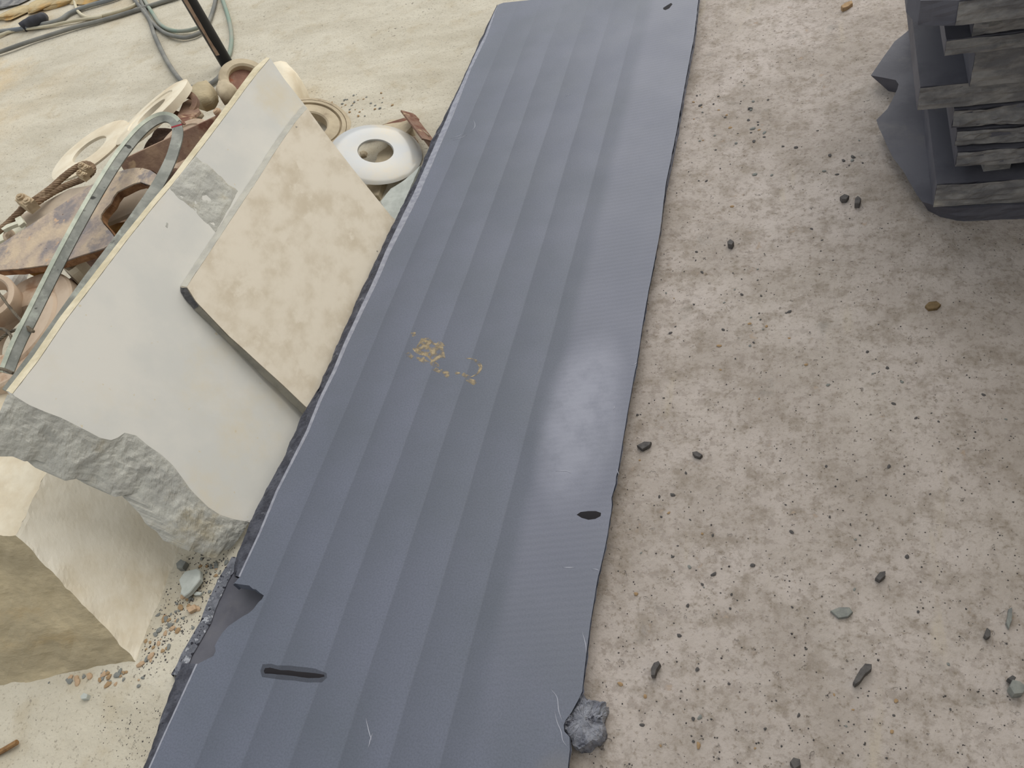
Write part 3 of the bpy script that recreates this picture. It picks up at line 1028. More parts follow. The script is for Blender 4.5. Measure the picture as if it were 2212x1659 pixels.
# ------------------------------------------------------------------ sandstone block at lower left
Bc = dict(A0=(-1.405, .332, -.004), A1=(-1.662, .498, .25), B0=(-1.492, .98, -.004), B1=(-1.735, 1.02, .26), C0=(-2.05, .13, -.004), C1=(-2.10, .44, .25), D0=(-2.2, .85, -.004), D1=(-2.2, .98, .25))
Bc = {k_: Vector(v) for k_, v in Bc.items()}
bl = empty('sandstone_block', Vector((-1.75, .6, 0)))
tag(bl, 'big cream stone block with a split brown side, near the bottom left', 'stone block')
def face_grid(name, q, nu, nv, mt, amp, sc_, seed, label=None, parent=bl, low=None):
    nn = (q[1] - q[0]).cross(q[3] - q[0]).normalized()
    V, Fc = [], []
    for i in range(nu + 1):
        for j in range(nv + 1):
            a, b_ = i / nu, j / nv
            p = q[0].lerp(q[1], a).lerp(q[3].lerp(q[2], a), b_)
            e = min(a, 1 - a, b_, 1 - b_)
            d = fbm(p, sc_, seed, 4) * amp * min(1, e * 8)
            ed = Vector((fbm(p, 30, 1), fbm(p, 30, 2), fbm(p, 30, 3))) * .004 * (1 - min(1, e * 12))
            V.append(p + nn * d + ed)
    for i in range(nu):
        for j in range(nv):
            o_ = i * (nv + 1) + j
            Fc.append((o_, o_ + 1, o_ + nv + 2, o_ + nv + 1))
    o = obj(name, V, Fc, mt, parent)
    if label:
        o['label'] = label
    return o
face_grid('sawn_face', [Bc['A0'], Bc['B0'], Bc['B1'], Bc['A1']], 60, 40, M['block'], .0015, 20, 3, 'smooth cream sawn face')
face_grid('split_face', [Bc['C0'], Bc['A0'], Bc['A1'], Bc['C1']], 70, 40, M['block_side'], .012, 9, 8, 'rough brown split face')
face_grid('top_face', [Bc['A1'], Bc['B1'], Bc['D1'], Bc['C1']], 50, 50, M['cream'], .006, 9, 5, 'dusty top face')
face_grid('far_face', [Bc['B0'], Bc['D0'], Bc['D1'], Bc['B1']], 20, 10, M['block_side'], .004, 9, 5)
face_grid('back_face', [Bc['D0'], Bc['C0'], Bc['C1'], Bc['D1']], 20, 10, M['block_side'], .004, 9, 5)

# ------------------------------------------------------------------ stack of slabs at upper right
def stack_slab(x0, y0, z0, x1, y1, z1, seed, label, name='basalt_slab', front_rough=.008, corner=0.0, outline=None):
    if outline is None:
        ol = [Vector((x0, y0, 0)), Vector((x1, y0, 0)), Vector((x1, y1, 0)), Vector((x0, y1, 0))]
        if corner:
            ol = [Vector((x0, y0 + corner * 1.4, 0)), Vector((x0 + corner * .35, y0 + corner * .35, 0)), Vector((x0 + corner * 1.6, y0, 0))] + ol[1:]
    else:
        ol = outline
    P = densify(ol, .018)
    c = sum(P, Vector()) / len(P)
    k = len(P)
    rows = 6
    V = []
    for r in range(rows + 1):
        t = r / rows
        z = z0 + (z1 - z0) * t
        for p in P:
            d = (p - c).normalized()
            fr_ = front_rough if p.y < y0 + .03 else .0015
            amp = fr_ * (fbm(Vector((p.x, p.y, z * 2.5)), 22, seed) * .8 - .25 * math.sin(math.pi * t) * 0)
            if r in (0, rows):
                amp = amp * .6
            ins = (1 - t) * .06 * min(1., max(0., (.36 - p.x) / .22)) if outline is not None else 0.0
            V.append(Vector((p.x, p.y, z)) - Vector((d.x, d.y, 0)) * ins + Vector((d.x * .3, -1 if p.y < y0 + .03 else d.y, 0)) * amp)
    Fc = []
    for r in range(rows):
        for i in range(k):
            i2 = (i + 1) % k
            Fc.append((r * k + i, r * k + i2, (r + 1) * k + i2, (r + 1) * k + i))
    top = V[rows * k:(rows + 1) * k]
    bot = V[:k]
    Fc += [tuple(rows * k + i for i in t) for t in tri_cap([Vector((q.x, q.y, 0)) for q in top], Vector((0, 0, 1)))]
    Fc += [tuple(t) for t in tri_cap([Vector((q.x, q.y, 0)) for q in bot], Vector((0, 0, 1)))]
    o = obj(name, V, Fc, M['basalt'])
    tag(o, label, 'stone slab', 'stack of dark slabs at the upper right')
    # dusty front face as its own part
    Vf, Ff_ = [], []
    n_ = int((x1 - x0) / .012)
    xa = x0 + (corner * 1.6 if corner else 0)
    if outline is None:
        for i in range(n_ + 1):
            x = xa + (x1 - .004 - xa) * i / n_
            for r in range(9):
                t = r / 8
                z = z0 + .0015 + (z1 - z0 - .003) * t
                Vf.append(Vector((x, y0 - .0015 - front_rough * (.75 + fbm(Vector((x, z * 6, seed)), 14, seed, 4) * 1.5) * (.55 + .45 * math.sin(t * math.pi)), z)))
            if i:
                for r in range(8):
                    o_ = (i - 1) * 9 + r
                    Ff_.append((o_, o_ + 1, o_ + 10, o_ + 9))
        obj('front_face', Vf, Ff_, M['basalt_dusty'], o)['label'] = 'rough dusty front edge'
    return o
L0px = [(1957, 70), (1932, 90), (1905, 128), (1881, 163), (1910, 168), (1935, 173), (1941, 182), (1938, 193), (1926, 218), (1917, 235), (1893, 259), (1899, 278), (1905, 289), (1914, 310), (1929, 341), (1950, 368), (1966, 396), (1981, 422), (1993, 436), (2010, 441), (2026, 446)]
o0 = [at(p[0], p[1], .045) for p in L0px]
o0 = [Vector((p.x, p.y, 0)) for p in o0]
ol0 = list(reversed(o0))
ol0 = [Vector((.335, 1.655, 0)), Vector((1.15, 1.665, 0)), Vector((1.15, 2.5, 0)), Vector((.30, 2.5, 0))] + o0[:]
stack_slab(.3, 1.63, -.004, 1.15, 2.5, .045, 1, 'lowest broken slab of the stack, its jagged end jutting out over the floor', outline=ol0, front_rough=.004)
stack_slab(.283, 1.665, .045, 1.15, 2.5, .115, 2, 'thick slab lying on the jagged lowest slab of the stack', front_rough=.005)
# stone spacers leave dark gaps
for i, (x, w) in enumerate(((.40, .055), (.57, .05), (.74, .06), (.95, .06))):
    v_, f_ = box((x, 1.80, .131), (1, .1, 0), (-.1, 1, 0), (0, 0, 1), w, .2, .032)
    tag(obj('spacer_stone', v_, f_, M['basalt_dusty']), ['small pale spacer stone in the dark gap of the stack, nearest its left end', 'small pale spacer stone, second from the left in the stack gap', 'small pale spacer stone, third from the left in the stack gap', 'small pale spacer stone, farthest right in the stack gap'][i], 'stone', 'spacers between stacked slabs')
stack_slab(.318, 1.685, .147, 1.1, 2.4, .190, 3, 'narrow slab just above the dark gap in the stack', front_rough=.007)
stack_slab(.312, 1.70, .194, 1.1, 2.4, .236, 4, 'narrow slab with a red mark on its left end in the stack', front_rough=.009)
stack_slab(.300, 1.705, .240, 1.1, 2.4, .288, 5, 'narrow rough slab directly under the overhanging slab of the stack', front_rough=.011)
stack_slab(.226, 1.712, .290, 1.12, 2.45, .350, 6, 'wide overhanging slab with a pale dusty front edge in mid stack', front_rough=.004)
stack_slab(.318, 1.69, .352, 1.1, 2.3, .445, 7, 'thick brown-stained block on the overhanging slab of the stack', front_rough=.004, name='basalt_block')
stack_slab(.256, 1.66, .452, 1.1, 2.3, .486, 8, 'thin pale-edged slab above the brown-stained block of the stack', front_rough=.006)
stack_slab(.300, 1.665, .488, 1.1, 2.3, .530, 9, 'rough slab with a pale band on its front, second from the top of the stack', front_rough=.010)
stack_slab(.175, 1.585, .560, 1.1, 2.2, .610, 10, 'topmost slab of the stack with a rounded corner and white smudges', front_rough=.004, corner=.05)
v_, f_ = box((.7, 1.85, .545), (1, 0, 0), (0, 1, 0), (0, 0, 1), .7, .3, .03)
tag(obj('spacer_slab', v_, f_, M['basalt']), 'recessed dark slab in the shadow under the topmost slab of the stack', 'stone slab', 'stack of dark slabs at the upper right')

# ------------------------------------------------------------------ scrap pile: dirt heap under the scrap
hx = np.linspace(-2.42, -1.46, 90)
hy = np.linspace(1.0, 2.26, 120)
Vm, Fm = [], []
for i, y in enumerate(hy):
    for j, x in enumerate(hx):
        a = min(1., max(0., (x + 2.38) / .3))
        b_ = min(1., max(0., (2.24 - y) / .25)) * min(1., max(0., (y - .98) / .1))
        b_ *= 1. if x < -1.85 else min(1., max(0., (1.92 - y) / .15))
        z = .26 * a * b_
        z = max(z, .19 * min(1., max(0., (x + 2.40) / .06)) * min(1., max(0., (-1.95 - x) / .06)) * min(1., max(0., (y - 1.70) / .1)) * min(1., max(0., (2.25 - y) / .06)))
        # keep behind the leaning slab
        lim = (-1.36 - x) * math.tan(TA) - .03
        z = min(z, max(lim, -.02))
        z += .03 * fbm(Vector((x, y, 0)), 6, 3) * min(1, max(0, z) * 8) - .012
        Vm.append(Vector((x, y, z)))
for i in range(len(hy) - 1):
    for j in range(len(hx) - 1):
        o_ = i * len(hx) + j
        Fm.append((o_, o_ + 1, o_ + len(hx) + 1, o_ + len(hx)))
tag(obj('dirt_heap', Vm, Fm, M['dirt'], smooth=True), 'brown earth and rust heap under the scrap metal', 'dirt', kind='stuff')

# ---- discs
def disc(name, C, N, prof, mt, label, wob=.012, seed=0, seg=64, cat='disc', grp='worn discs in the scrap pile'):
    v_, f_ = lathe(C, N, prof, seg, wob, seed)
    o = obj(name, v_, f_, mt, smooth=False)
    o.data.polygons.foreach_set('use_smooth', [True] * len(o.data.polygons))
    md = o.modifiers.new('edge_split', 'EDGE_SPLIT')
    md.split_angle = math.radians(35)
    tag(o, label, cat, grp)
    return o
# pale dished ring beside the tile
r = .158
disc('flange_ring', (-1.395, 2.072, .066), (.358, .016, .933), [(r * .375, .004), (r * .39, .008), (r * .56, .010), (r * .74, .009), (r * .88, .005), (r * .96, .000), (r, -.005), (r * .985, -.008), (r * .8, -.002), (r * .42, .002), (r * .375, .002)], M['ring'], 'shiny pale dished ring with a round hole, beside the beige tile', .006, 1, 72, 'ring')
# grooved hub disc
r = .155
disc('grooved_disc', (-1.77, 2.30, .046), (.40, -.04, .9), [(r * .42, -.02), (r * .42, .012), (r * .46, .016), (r * .72, .013), (r * .735, .004), (r * .76, .004), (r * .775, .016), (r * .87, .014), (r * .88, .009), (r * .89, .014), (r * .985, .010), (r, .004), (r, -.02)], M['dusty'], 'dusty grooved iron disc partly hidden behind the beige tile', .004, 2, 72)
# left cream disc
r = .168
disc('cream_disc', (-2.47, 1.987, .25), (-.141, -.003, .99), [(r * .44, -.004), (r * .44, .006), (r * .48, .008), (r * .9, .006), (r, .003), (r, -.004)], M['cream'], 'thin cream disc with an oval-looking hole at the left rim of the scrap pile', .012, 3)
r = .172
disc('thick_disc', (-2.214, 2.103, .30), (-.30, .02, .955), [(r * .38, -.022), (r * .38, .004), (r * .42, .006), (r * .60, .006), (r * .62, .010), (r * .9, .010), (r, .004), (r * .97, -.024)], M['cream'], 'thick cream disc lying edge-on above the strap loop', .006, 4)
r = .198
disc('pulley_disc', (-2.062, 1.066, .30), (-.10, -.14, .985), [(r * .42, -.03), (r * .42, .004), (r * .47, .010), (r * .70, .010), (r * .73, .002), (r * .77, .006), (r * .97, .008), (r, .002), (r, -.03)], M['pinkdust'], 'dusty pulley disc with a dark hole under the strap legs, at the left', .01, 5)
r = .10
dd = disc('cup_flange', (-2.095, 2.50, .16), (.60, -.18, .78), [(r * .62, -.05), (r * .62, .004), (r * .70, .010), (r * .95, .006), (r, -.002), (r * .96, -.03), (r * .8, -.05)], M['dusty'], 'dusty ring flange with a rusty middle at the foot of the black pole', .006, 6)
v_, f_ = lathe((-2.095, 2.50, .16), (.60, -.18, .78), [(.0005, -.018), (r * .63, -.018), (r * .63, -.045), (.0005, -.045)], 48)
obj('rusty_core', v_, f_, M['rust_red'], dd)['label'] = 'rusty brown centre'
r = .122
disc('pink_disc', at(396, 322, .275), (-.108, -.243, .964), [(r * .46, -.012), (r * .46, .003), (r * .5, .006), (r * .78, .007), (r * .8, .011), (r * .97, .010), (r, .004), (r, -.014)], M['pinkdust'], 'pinkish dusty disc under the angle iron, next to the pale slab edge', .008, 7)
r = .055
disc('rust_ring', (-2.09, 2.13, .30), (.2, -.3, .93), [(r * .62, -.014), (r * .62, .004), (r, .004), (r, -.014)], M['rust'], 'small rusty ring wedged behind the strap loop', .01, 8, 48, 'ring')
# cup at the extreme left
r = .075
disc('rim_cup', at(-28, 640, .38), (.35, -.2, .9), [(r * .72, -.06), (r * .74, .0), (r * .8, .004), (r * .97, .002), (r, -.004), (r * .94, -.06)], M['pinkdust'], 'dusty cup rim cut off by the left picture edge', .01, 9, 48, 'cup')

# ---- galvanised strap bent into a loop
sp_px = [(14, 806, .40), (40, 742, .42), (75, 672, .44), (130, 562, .47), (185, 460, .49), (240, 368, .50), (275, 318, .50), (305, 283, .50), (330, 263, .495), (352, 254, .49), (370, 257, .485), (381, 270, .48), (384, 290, .475), (378, 318, .47), (366, 352, .47), (340, 402, .47), (300, 462, .475), (250, 532, .48), (190, 612, .485), (130, 697, .485), (75, 775, .485), (20, 848, .48)]
path = catmull([at(x, y, z) for x, y, z in sp_px], 6)
def strap_n(t):
    a = Vector((.62, -.25, .74))
    b_ = Vector((.45, -.70, .55))
    return a.lerp(b_, min(1, max(0, (t - .35) / .3)))
st = empty('strap_loop', at(250, 500, .30))
tag(st, 'grey galvanised flat strap bent into a long loop over the scrap pile', 'metal strap')
v_, f_ = flatbar(path, .030, .007, strap_n)
obj('strap_bar', v_, f_, M['galv'], st)
fr_ = [p for p in path]
pe = []
for i, p in enumerate(path):
    T = (path[min(len(path) - 1, i + 1)] - path[max(0, i - 1)]).normalized()
    n_ = Vector(strap_n(i / (len(path) - 1)))
    n_ = (n_ - T * n_.dot(T)).normalized()
    s_ = T.cross(n_)
    pe.append(p - s_ * .0120 + n_ * .0006)
kk = int(len(pe) * .52)
v_, f_ = flatbar(pe[:kk], .010, .0095, strap_n)
obj('worn_edge', v_, f_, M['galv_edge'], st)['label'] = 'bright worn edge of the left leg'
i0 = [i for i, p in enumerate(path) if abs((p - at(381, 283, .476)).length) < .03][0]
v_, f_ = flatbar([path[i0 + 1] , path[i0 + 2]], .031, .0082, lambda t: strap_n((i0 + 1) / len(path)))
obj('red_mark', v_, f_, M['red'], st)['label'] = 'dark red paint mark'

# ---- rusty angle iron behind the loop
def lbeam(P, Q, nt_, w1, w2, th):
    T = (Q - P).normalized()
    n_ = Vector(nt_)
    n_ = (n_ - T * n_.dot(T)).normalized()
    s = T.cross(n_)
    prof = [(0, 0), (w1, 0), (w1, -th), (th, -th), (th, -w2), (0, -w2)]
    V = [p + s * a + n_ * b_ for p in (P, Q) for a, b_ in prof]
    k = len(prof)
    Fc = [(i, (i + 1) % k, k + (i + 1) % k, k + i) for i in range(k)] + [(3, 2, 1, 0), (0, 5, 4, 3), (k, k + 1, k + 2, k + 3), (k + 3, k + 4, k + 5, k)]
    return V, Fc
Pa, Qa = at(258, 348, .43), at(500, 236, .33)
v_, f_ = lbeam(Qa, Pa, (-.25, .1, .95), .04, .075, .008)
ai = obj('angle_iron', v_, f_, M['rust'])
tag(ai, 'long rusty angle iron lying through the strap loop', 'angle iron')
v_, f_ = lathe(at(468, 240, .345), (-.2, -.1, .96), [(.0005, .006), (.010, .006), (.013, 0), (.013, -.008), (.0005, -.008)], 14)
obj('rust_bolt', v_, f_, M['pebble_orange'], ai)['label'] = 'bright orange rusty bolt'
# triangular gusset plate
g = [at(395, 222, .29), at(415, 210, .28), at(432, 240, .28), at(400, 268, .31), at(378, 262, .32)]
v_, f_ = prism(g, [p - Vector((0, 0, .01)) for p in g], (0, 0, 1))
tag(obj('gusset_plate', v_, f_, M['rust']), 'small rusty plate above the angle iron', 'metal plate')

# ---- big rusty hook-shaped bracket
bp_ = [(-40, 556), (0, 528), (40, 502), (84, 474), (135, 440), (182, 409), (228, 383), (252, 372), (273, 366), (292, 362), (309, 363), (325, 368), (337, 376), (350, 394), (358, 402), (350, 410), (338, 406), (324, 400), (304, 393), (290, 396), (279, 401), (264, 408), (253, 414), (244, 426), (238, 439), (226, 452), (218, 464), (217, 473), (221, 482), (230, 491), (238, 500), (248, 513), (240, 526), (224, 536), (200, 544), (177, 551), (137, 564), (90, 574), (40, 580), (0, 583), (-40, 584)]
bn = Vector((-.05, -.18, .98)).normalized()
bc = at(150, 500, .405)
P = densify([on(p[0], p[1], bc, bn) for p in bp_], .02, .0015, 14, n=bn)
br = empty('hook_bracket', at(120, 520, .38))
tag(br, 'heavy rusty hook-shaped plate caked with pale dust', 'metal bracket')
v_, f_ = prism(P, [p - bn * .026 + Vector((0, 0, 0)) for p in P], bn)
obj('plate', v_, f_, M['rust_dust'], br)
k = len(P)
Vs, Fs = [], []
cc_ = sum(P, Vector()) / k
for i, p in enumerate(P):
    T = (P[(i + 1) % k] - P[i - 1]).normalized()
    o_n = T.cross(bn)
    for r in range(4):
        t = r / 3
        Vs.append(p - bn * (.003 + .022 * t) - o_n * -.0016 * 0 + o_n * (.0018 + .0025 * abs(fbm(p + Vector((0, 0, t)), 40, 4))))
sgn = 1
area = sum((P[i] - cc_).cross(P[(i + 1) % k] - cc_).dot(bn) for i in range(k))
if area < 0:
    for i, p in enumerate(P):
        T = (P[(i + 1) % k] - P[i - 1]).normalized()
        o_n = -T.cross(bn)
        for r in range(4):
            t = r / 3
            Vs[i * 4 + r] = p - bn * (.003 + .022 * t) + o_n * (.0018 + .0025 * abs(fbm(p + Vector((0, 0, t)), 40, 4)))
for i in range(k):
    for r in range(3):
        a, b_ = i * 4 + r, ((i + 1) % k) * 4 + r
        Fs.append((a, a + 1, b_ + 1, b_))
obj('rust_edge', Vs, Fs, M['rust_edge'], br)['label'] = 'flaking brown edge'

# ---- bits between
def slat(px, th, mt, name, label, cat, n=(0, -.1, 1)):
    n = Vector(n).normalized()
    c0 = at(*px[0])
    P = [on(p[0], p[1], c0, n) if len(p) == 2 else at(*p) for p in px]
    v_, f_ = prism(P, [p - n * th for p in P], n)
    o = obj(name, v_, f_, mt)
    return tag(o, label, cat)
slat([(222, 484, .355), (236, 450), (300, 404), (330, 404), (334, 430), (300, 452), (238, 480)], .012, M['board'], 'grey_board', 'dusty grey board seen inside the hook of the bracket', 'board')
slat([(232, 486, .33), (275, 478), (262, 505), (248, 512)], .004, M['yellow'], 'webbing_strip', 'yellow-brown webbing strip below the hook of the bracket', 'webbing')
slat([(62, 590, .33), (80, 576), (104, 584), (84, 600)], .006, M['yellow'], 'webbing_strip', 'yellow webbing scrap under the lower edge of the bracket', 'webbing')
slat([(44, 466, .30), (150, 408), (196, 400), (210, 396), (178, 420), (86, 478), (66, 494), (52, 486)], .022, M['board'], 'flat_bar', 'dusty grey flat bar between the wire rope and the bracket', 'metal bar')
slat([(-10, 505, .28), (40, 490), (72, 476), (82, 486), (40, 504), (-10, 526)], .012, M['white'], 'pale_rail', 'greenish white rail at the left picture edge', 'rail')
# white clip
cl = [(2, 494), (14, 485), (34, 478), (32, 472), (44, 466), (52, 480), (44, 486), (40, 488), (38, 483), (22, 489), (6, 497)]
cn = Vector((0, -.15, 1)).normalized()
c0 = at(30, 482, .335)
P = [on(p[0], p[1], c0, cn) for p in cl]
v_, f_ = prism(P, [p - cn * .012 for p in P], cn)
tag(obj('plastic_clip', v_, f_, M['white']), 'white plastic clip beside the wire rope at the left', 'clip')
# curved fragment below the bracket
fr = [(147, 582), (160, 572), (178, 566), (192, 572), (205, 588), (190, 604), (174, 616), (158, 604)]
v_, f_ = lump([at(x, y, .30) for x, y in fr], .05, .12, 3, levels=((1, -.4), (1, .7), (.92, 1), (.5, .8), (.25, .7)))
tag(obj('disc_fragment', v_, f_, M['cream']), 'cream broken fragment between the strap legs under the bracket', 'fragment')
fr = [(20, 610), (58, 590), (56, 600), (38, 628), (24, 640)]
v_, f_ = lump([at(x, y, .26) for x, y in fr], .03, .1, 6)
tag(obj('stone_fragment', v_, f_, M['pale']), 'pale grey stone fragment left of the pulley disc', 'fragment')
fr = [(22, 532), (30, 512), (36, 506), (38, 520), (30, 534)]
v_, f_ = lump([at(x, y, .27) for x, y in fr], .04, .1, 8)
tag(obj('stone_fragment', v_, f_, M['pinkdust']), 'small dusty knob just above the bracket at the left', 'fragment')

# ---- wire rope with clamps
wr = empty('wire_rope', at(110, 420, .2))
tag(wr, 'thick twisted wire rope with an eye loop held by clamps, left of the bracket', 'wire rope')
p1 = catmull([at(*q) for q in ((-30, 515, .31), (0, 497, .32), (30, 470, .33), (55, 446, .335), (85, 425, .335), (112, 405, .335), (140, 380, .335), (165, 362, .335), (186, 354, .33), (200, 360, .32), (198, 372, .315), (180, 386, .315), (155, 396, .315), (128, 408, .32), (100, 424, .325), (78, 438, .33), (45, 452, .325))], 14)
v_, f_ = rope(p1, .0105, 6, .07)
obj('rope_strands', v_, f_, M['wire'], wr)
def clampat(c, T, s):
    T = Vector(T).normalized()
    n_ = Vector((.1, -.3, .95))
    n_ = (n_ - T * n_.dot(T)).normalized()
    b_ = T.cross(n_)
    ps = [box(c, T, b_, n_, .03 * s, .052 * s, .030 * s)]
    for sg in (-1, 1):
        q = c + b_ * .016 * s * sg + n_ * .016 * s
        ps.append(lathe(q, n_, [(.0004, .010 * s), (.006 * s, .010 * s), (.006 * s, .006 * s), (.012 * s, .006 * s), (.012 * s, -.004), (.0004, -.004)], 6))
    return join(ps)
for px, s in (((60, 440, .348), 1.15), ((186, 366, .335), .8), ((180, 380, .33), .7)):
    v_, f_ = clampat(at(*px), at(75, 430, .3) - at(50, 450, .3), s)
    obj('rope_clamp', v_, f_, M['clamp'], wr)['label'] = 'dusty rope clamp with nuts'
tw = []
for q in ([(-25, 610, .40), (0, 636, .41), (18, 660, .42), (40, 686, .43), (62, 708, .43), (72, 716, .43), (58, 712, .425), (36, 712, .42), (14, 722, .42), (-10, 742, .42)], [(-15, 712, .42), (5, 710, .42), (20, 720, .425), (27, 738, .42), (24, 760, .40)], [(-10, 796, .42), (8, 798, .43), (28, 806, .43)]):
    tw.append(rope(catmull([at(*k_) for k_ in q], 12), .0042, 4, .03, 5))
v_, f_ = join(tw)
wr2 = empty('thin_wire', at(30, 720, .3))
tag(wr2, 'thin frayed steel wire curling across the strap legs at the left edge', 'wire')
for i, (a, b_) in enumerate(tw):
    obj('wire_strand', a, b_, M['thinwire'], wr2)

# ---- rubble around the disc and pole foot
st_px = [(424, 205), (440, 195), (458, 190), (468, 200), (471, 216), (462, 232), (445, 238), (428, 232), (418, 218)]
v_, f_ = lump([at(x, y, .14) for x, y in st_px], .05, .12, 9)
tag(obj('rounded_stone', v_, f_, M['block_side'], smooth=True), 'dusty olive rounded stone beyond the angle iron', 'stone')
st_px = [(405, 238), (428, 238), (440, 248), (430, 260), (408, 256)]
v_, f_ = lump([at(x, y, .2) for x, y in st_px], .03, .12, 10)
tag(obj('rubble_stone', v_, f_, M['dusty'], smooth=True), 'small grey rubble stone beside the angle iron', 'stone')
st_px = [(480, 190), (500, 186), (512, 196), (500, 215), (484, 225), (474, 208)]
v_, f_ = lump([at(x, y, .16) for x, y in st_px], .04, .15, 11)
tag(obj('rubble_stone', v_, f_, M['dusty'], smooth=True), 'dusty rubble stone below the ring flange', 'stone')
# cream boulder behind the top of the leaning slab
bo = [(600, 205), (606, 180), (618, 165), (640, 160), (656, 165), (669, 176), (675, 188), (671, 204), (664, 224), (650, 240), (620, 240)]
v_, f_ = lump([at(x, y + 30, .0) for x, y in bo], .13, .12, 12, levels=((.9, -.1), (1.0, .35), (.98, .7), (.85, .95), (.55, 1.08), (.3, 1.1)))
tag(obj('rounded_boulder', v_, f_, M['cream'], smooth=True), 'cream rounded stone behind the top corner of the leaning slab', 'stone')

# ---- bits beside the ring
v_, f_ = lbeam(at(782, 283, .035), at(896, 247, .05), (.2, -.5, .85), .030, .04, .006)
ab = empty('angle_bracket', at(890, 255, 0))
tag(ab, 'rusty red bent angle bracket beyond the pale ring', 'metal bracket')
obj('long_arm', v_, f_, M['rust_red'], ab)
v_, f_ = lbeam(at(893, 245, .055), at(940, 306, .045), (.5, .5, .75), .05, .03, .006)
obj('short_arm', v_, f_, M['rust'], ab)
v_, f_ = box(at(906, 280, .05), at(928, 300, .05) - at(880, 258, .05), (.8, -.5, .1), (.2, .3, 1), .15, .012, .02)
obj('loose_bar', v_, f_, M['dusty'], ab)
st_px = [(830, 292), (850, 276), (880, 274), (897, 282), (897, 292), (884, 306), (862, 312), (836, 306)]
v_, f_ = lump([at(x, y, .005) for x, y in st_px], .035, .08, 13, levels=((1, -.1), (1, .8), (.96, 1), (.6, 1.02), (.3, 1.02)))
tag(obj('flat_stone', v_, f_, M['dusty']), 'flat cream stone inside the rusty angle bracket', 'stone')
st_px = [(822, 340), (862, 312), (846, 372), (822, 432), (792, 428)]
v_, f_ = lump([at(x, y, .0) for x, y in st_px], .02, .05, 14, levels=((1, -.1), (1, .85), (.98, 1), (.6, 1.0), (.3, 1.0)))
tag(obj('stone_plank', v_, f_, M['dusty']), 'beige flat stone seen through and below the hole of the pale ring', 'stone')
st_px = [(826, 444), (848, 416), (880, 396), (900, 378), (912, 366), (880, 440), (858, 500), (846, 490)]
v_, f_ = lump([at(x, y, .0) for x, y in st_px], .018, .04, 15, levels=((1, -.1), (1, .85), (.98, 1), (.6, 1.0), (.3, 1.0)))
tag(obj('stone_shard', v_, f_, M['shard']), 'pale blue-grey flat shard between the pale ring and the long slab', 'stone')
st_px = [(890, 302), (900, 300), (904, 308), (896, 314), (888, 310)]
v_, f_ = lump([at(x, y, .0) for x, y in st_px], .015, .2, 16)
tag(obj('pebble', v_, f_, M['pinkdust']), 'small brown pebble at the end of the angle bracket', 'pebble')
st_px = [(778, 332), (788, 328), (794, 332), (792, 340), (782, 342)]
v_, f_ = lump([at(x, y, .0) for x, y in st_px], .012, .2, 17)
tag(obj('pebble', v_, f_, M['dusty']), 'pale crumb seen through the hole of the pale ring', 'pebble')

# ------------------------------------------------------------------ black pole and cables
pb = at(490, 138, 0) 
v_, f_ = tube([pb + Vector((0, 0, z)) for z in (0, .4, .8, 1.2, 1.6, 2.0, 2.6)], .030, 20)
po = obj('support_pole', v_, f_, M['black'], smooth=True)
tag(po, 'black painted upright pole standing beyond the scrap pile', 'pole')
a0 = math.atan2(-.76, .65) - .55
Vp, Fp_ = [], []
for i in range(16):
    z = .06 + .022 * i
    wd = .16 + .10 * n1((i * .4, 0, 0), 1.0, 5)
    for j in range(4):
        a = a0 + wd * (j - 1.5) + .05 * n1((i * .9, j, 0), 1., 2)
        Vp.append(pb + Vector((math.cos(a) * .0306, math.sin(a) * .0306, z)))
    if i:
        Fp_ += [((i - 1) * 4 + j, (i - 1) * 4 + j + 1, i * 4 + j + 1, i * 4 + j) for j in range(3)]
M['bare'] = mat('bare_tan_steel', (164, 140, 120), (140, 116, 98), 30, rough=.8, bump=0)
obj('peeled_strip', Vp, Fp_, M['bare'], po)['label'] = 'tan strip where the black paint has peeled'
def cable(px, r, mt, label, z=None):
    P = catmull([at(x, y, r if z is None else z) for x, y in px], 10)
    v_, f_ = tube(P, r, 8)
    tag(obj('cable', v_, f_, mt, smooth=True), label, 'cable', 'cables lying on the ground')
cable([(280, -22), (291, 0), (320, 38), (335, 79), (358, 127), (380, 161), (402, 184), (424, 189), (453, 182), (472, 168), (484, 150)], .011, M['cable'], 'grey cable sagging in the largest loop towards the pole foot')
cable([(303, 0), (320, 35), (332, 52), (354, 70), (380, 79), (405, 81), (434, 70), (448, 52), (456, 35), (464, 8), (468, -20)], .010, M['cable'], 'grey cable forming the lower of two loops behind the pole')
cable([(300, -20), (312, 0), (329, 28), (348, 54), (373, 66), (405, 66), (434, 57), (446, 46)], .010, M['cable_g'], 'greenish cable forming the upper of two loops behind the pole')
cable([(474, -20), (481, 0), (494, 41), (500, 79), (497, 111), (490, 128)], .010, M['cable_g'], 'green cable running down to the right of the pole')
cable([(-30, 120), (0, 112), (57, 92), (104, 77), (158, 60), (221, 44), (285, 25), (364, 0), (400, -12)], .012, M['cable'], 'long grey cable nearest the scrap pile in the upper left')
cable([(-30, 74), (0, 68), (47, 62), (90, 53), (127, 44), (152, 28), (190, 13), (237, 0), (270, -12)], .013, M['cable_b'], 'blue-grey cable crossing the upper left corner')
cable([(-30, 84), (0, 76), (32, 66), (101, 57), (140, 49), (184, 41), (220, 36)], .009, M['cable_c'], 'thin cream-grey cable beside the blue-grey cable')
cable([(159, -20), (161, 0), (165, 19), (177, 32), (196, 38), (237, 30), (278, 17), (300, 5)], .009, M['cable_c'], 'cream cable curving in the upper left')
v_, f_ = tube([at(48, 60, .02), at(58, 53, .022), at(64, 50, .03), at(70, 46, .04), at(80, 43, .042), at(88, 40, .038), at(93, 38, .02)], .03, 14)
c_ = at(78, 44, .02)
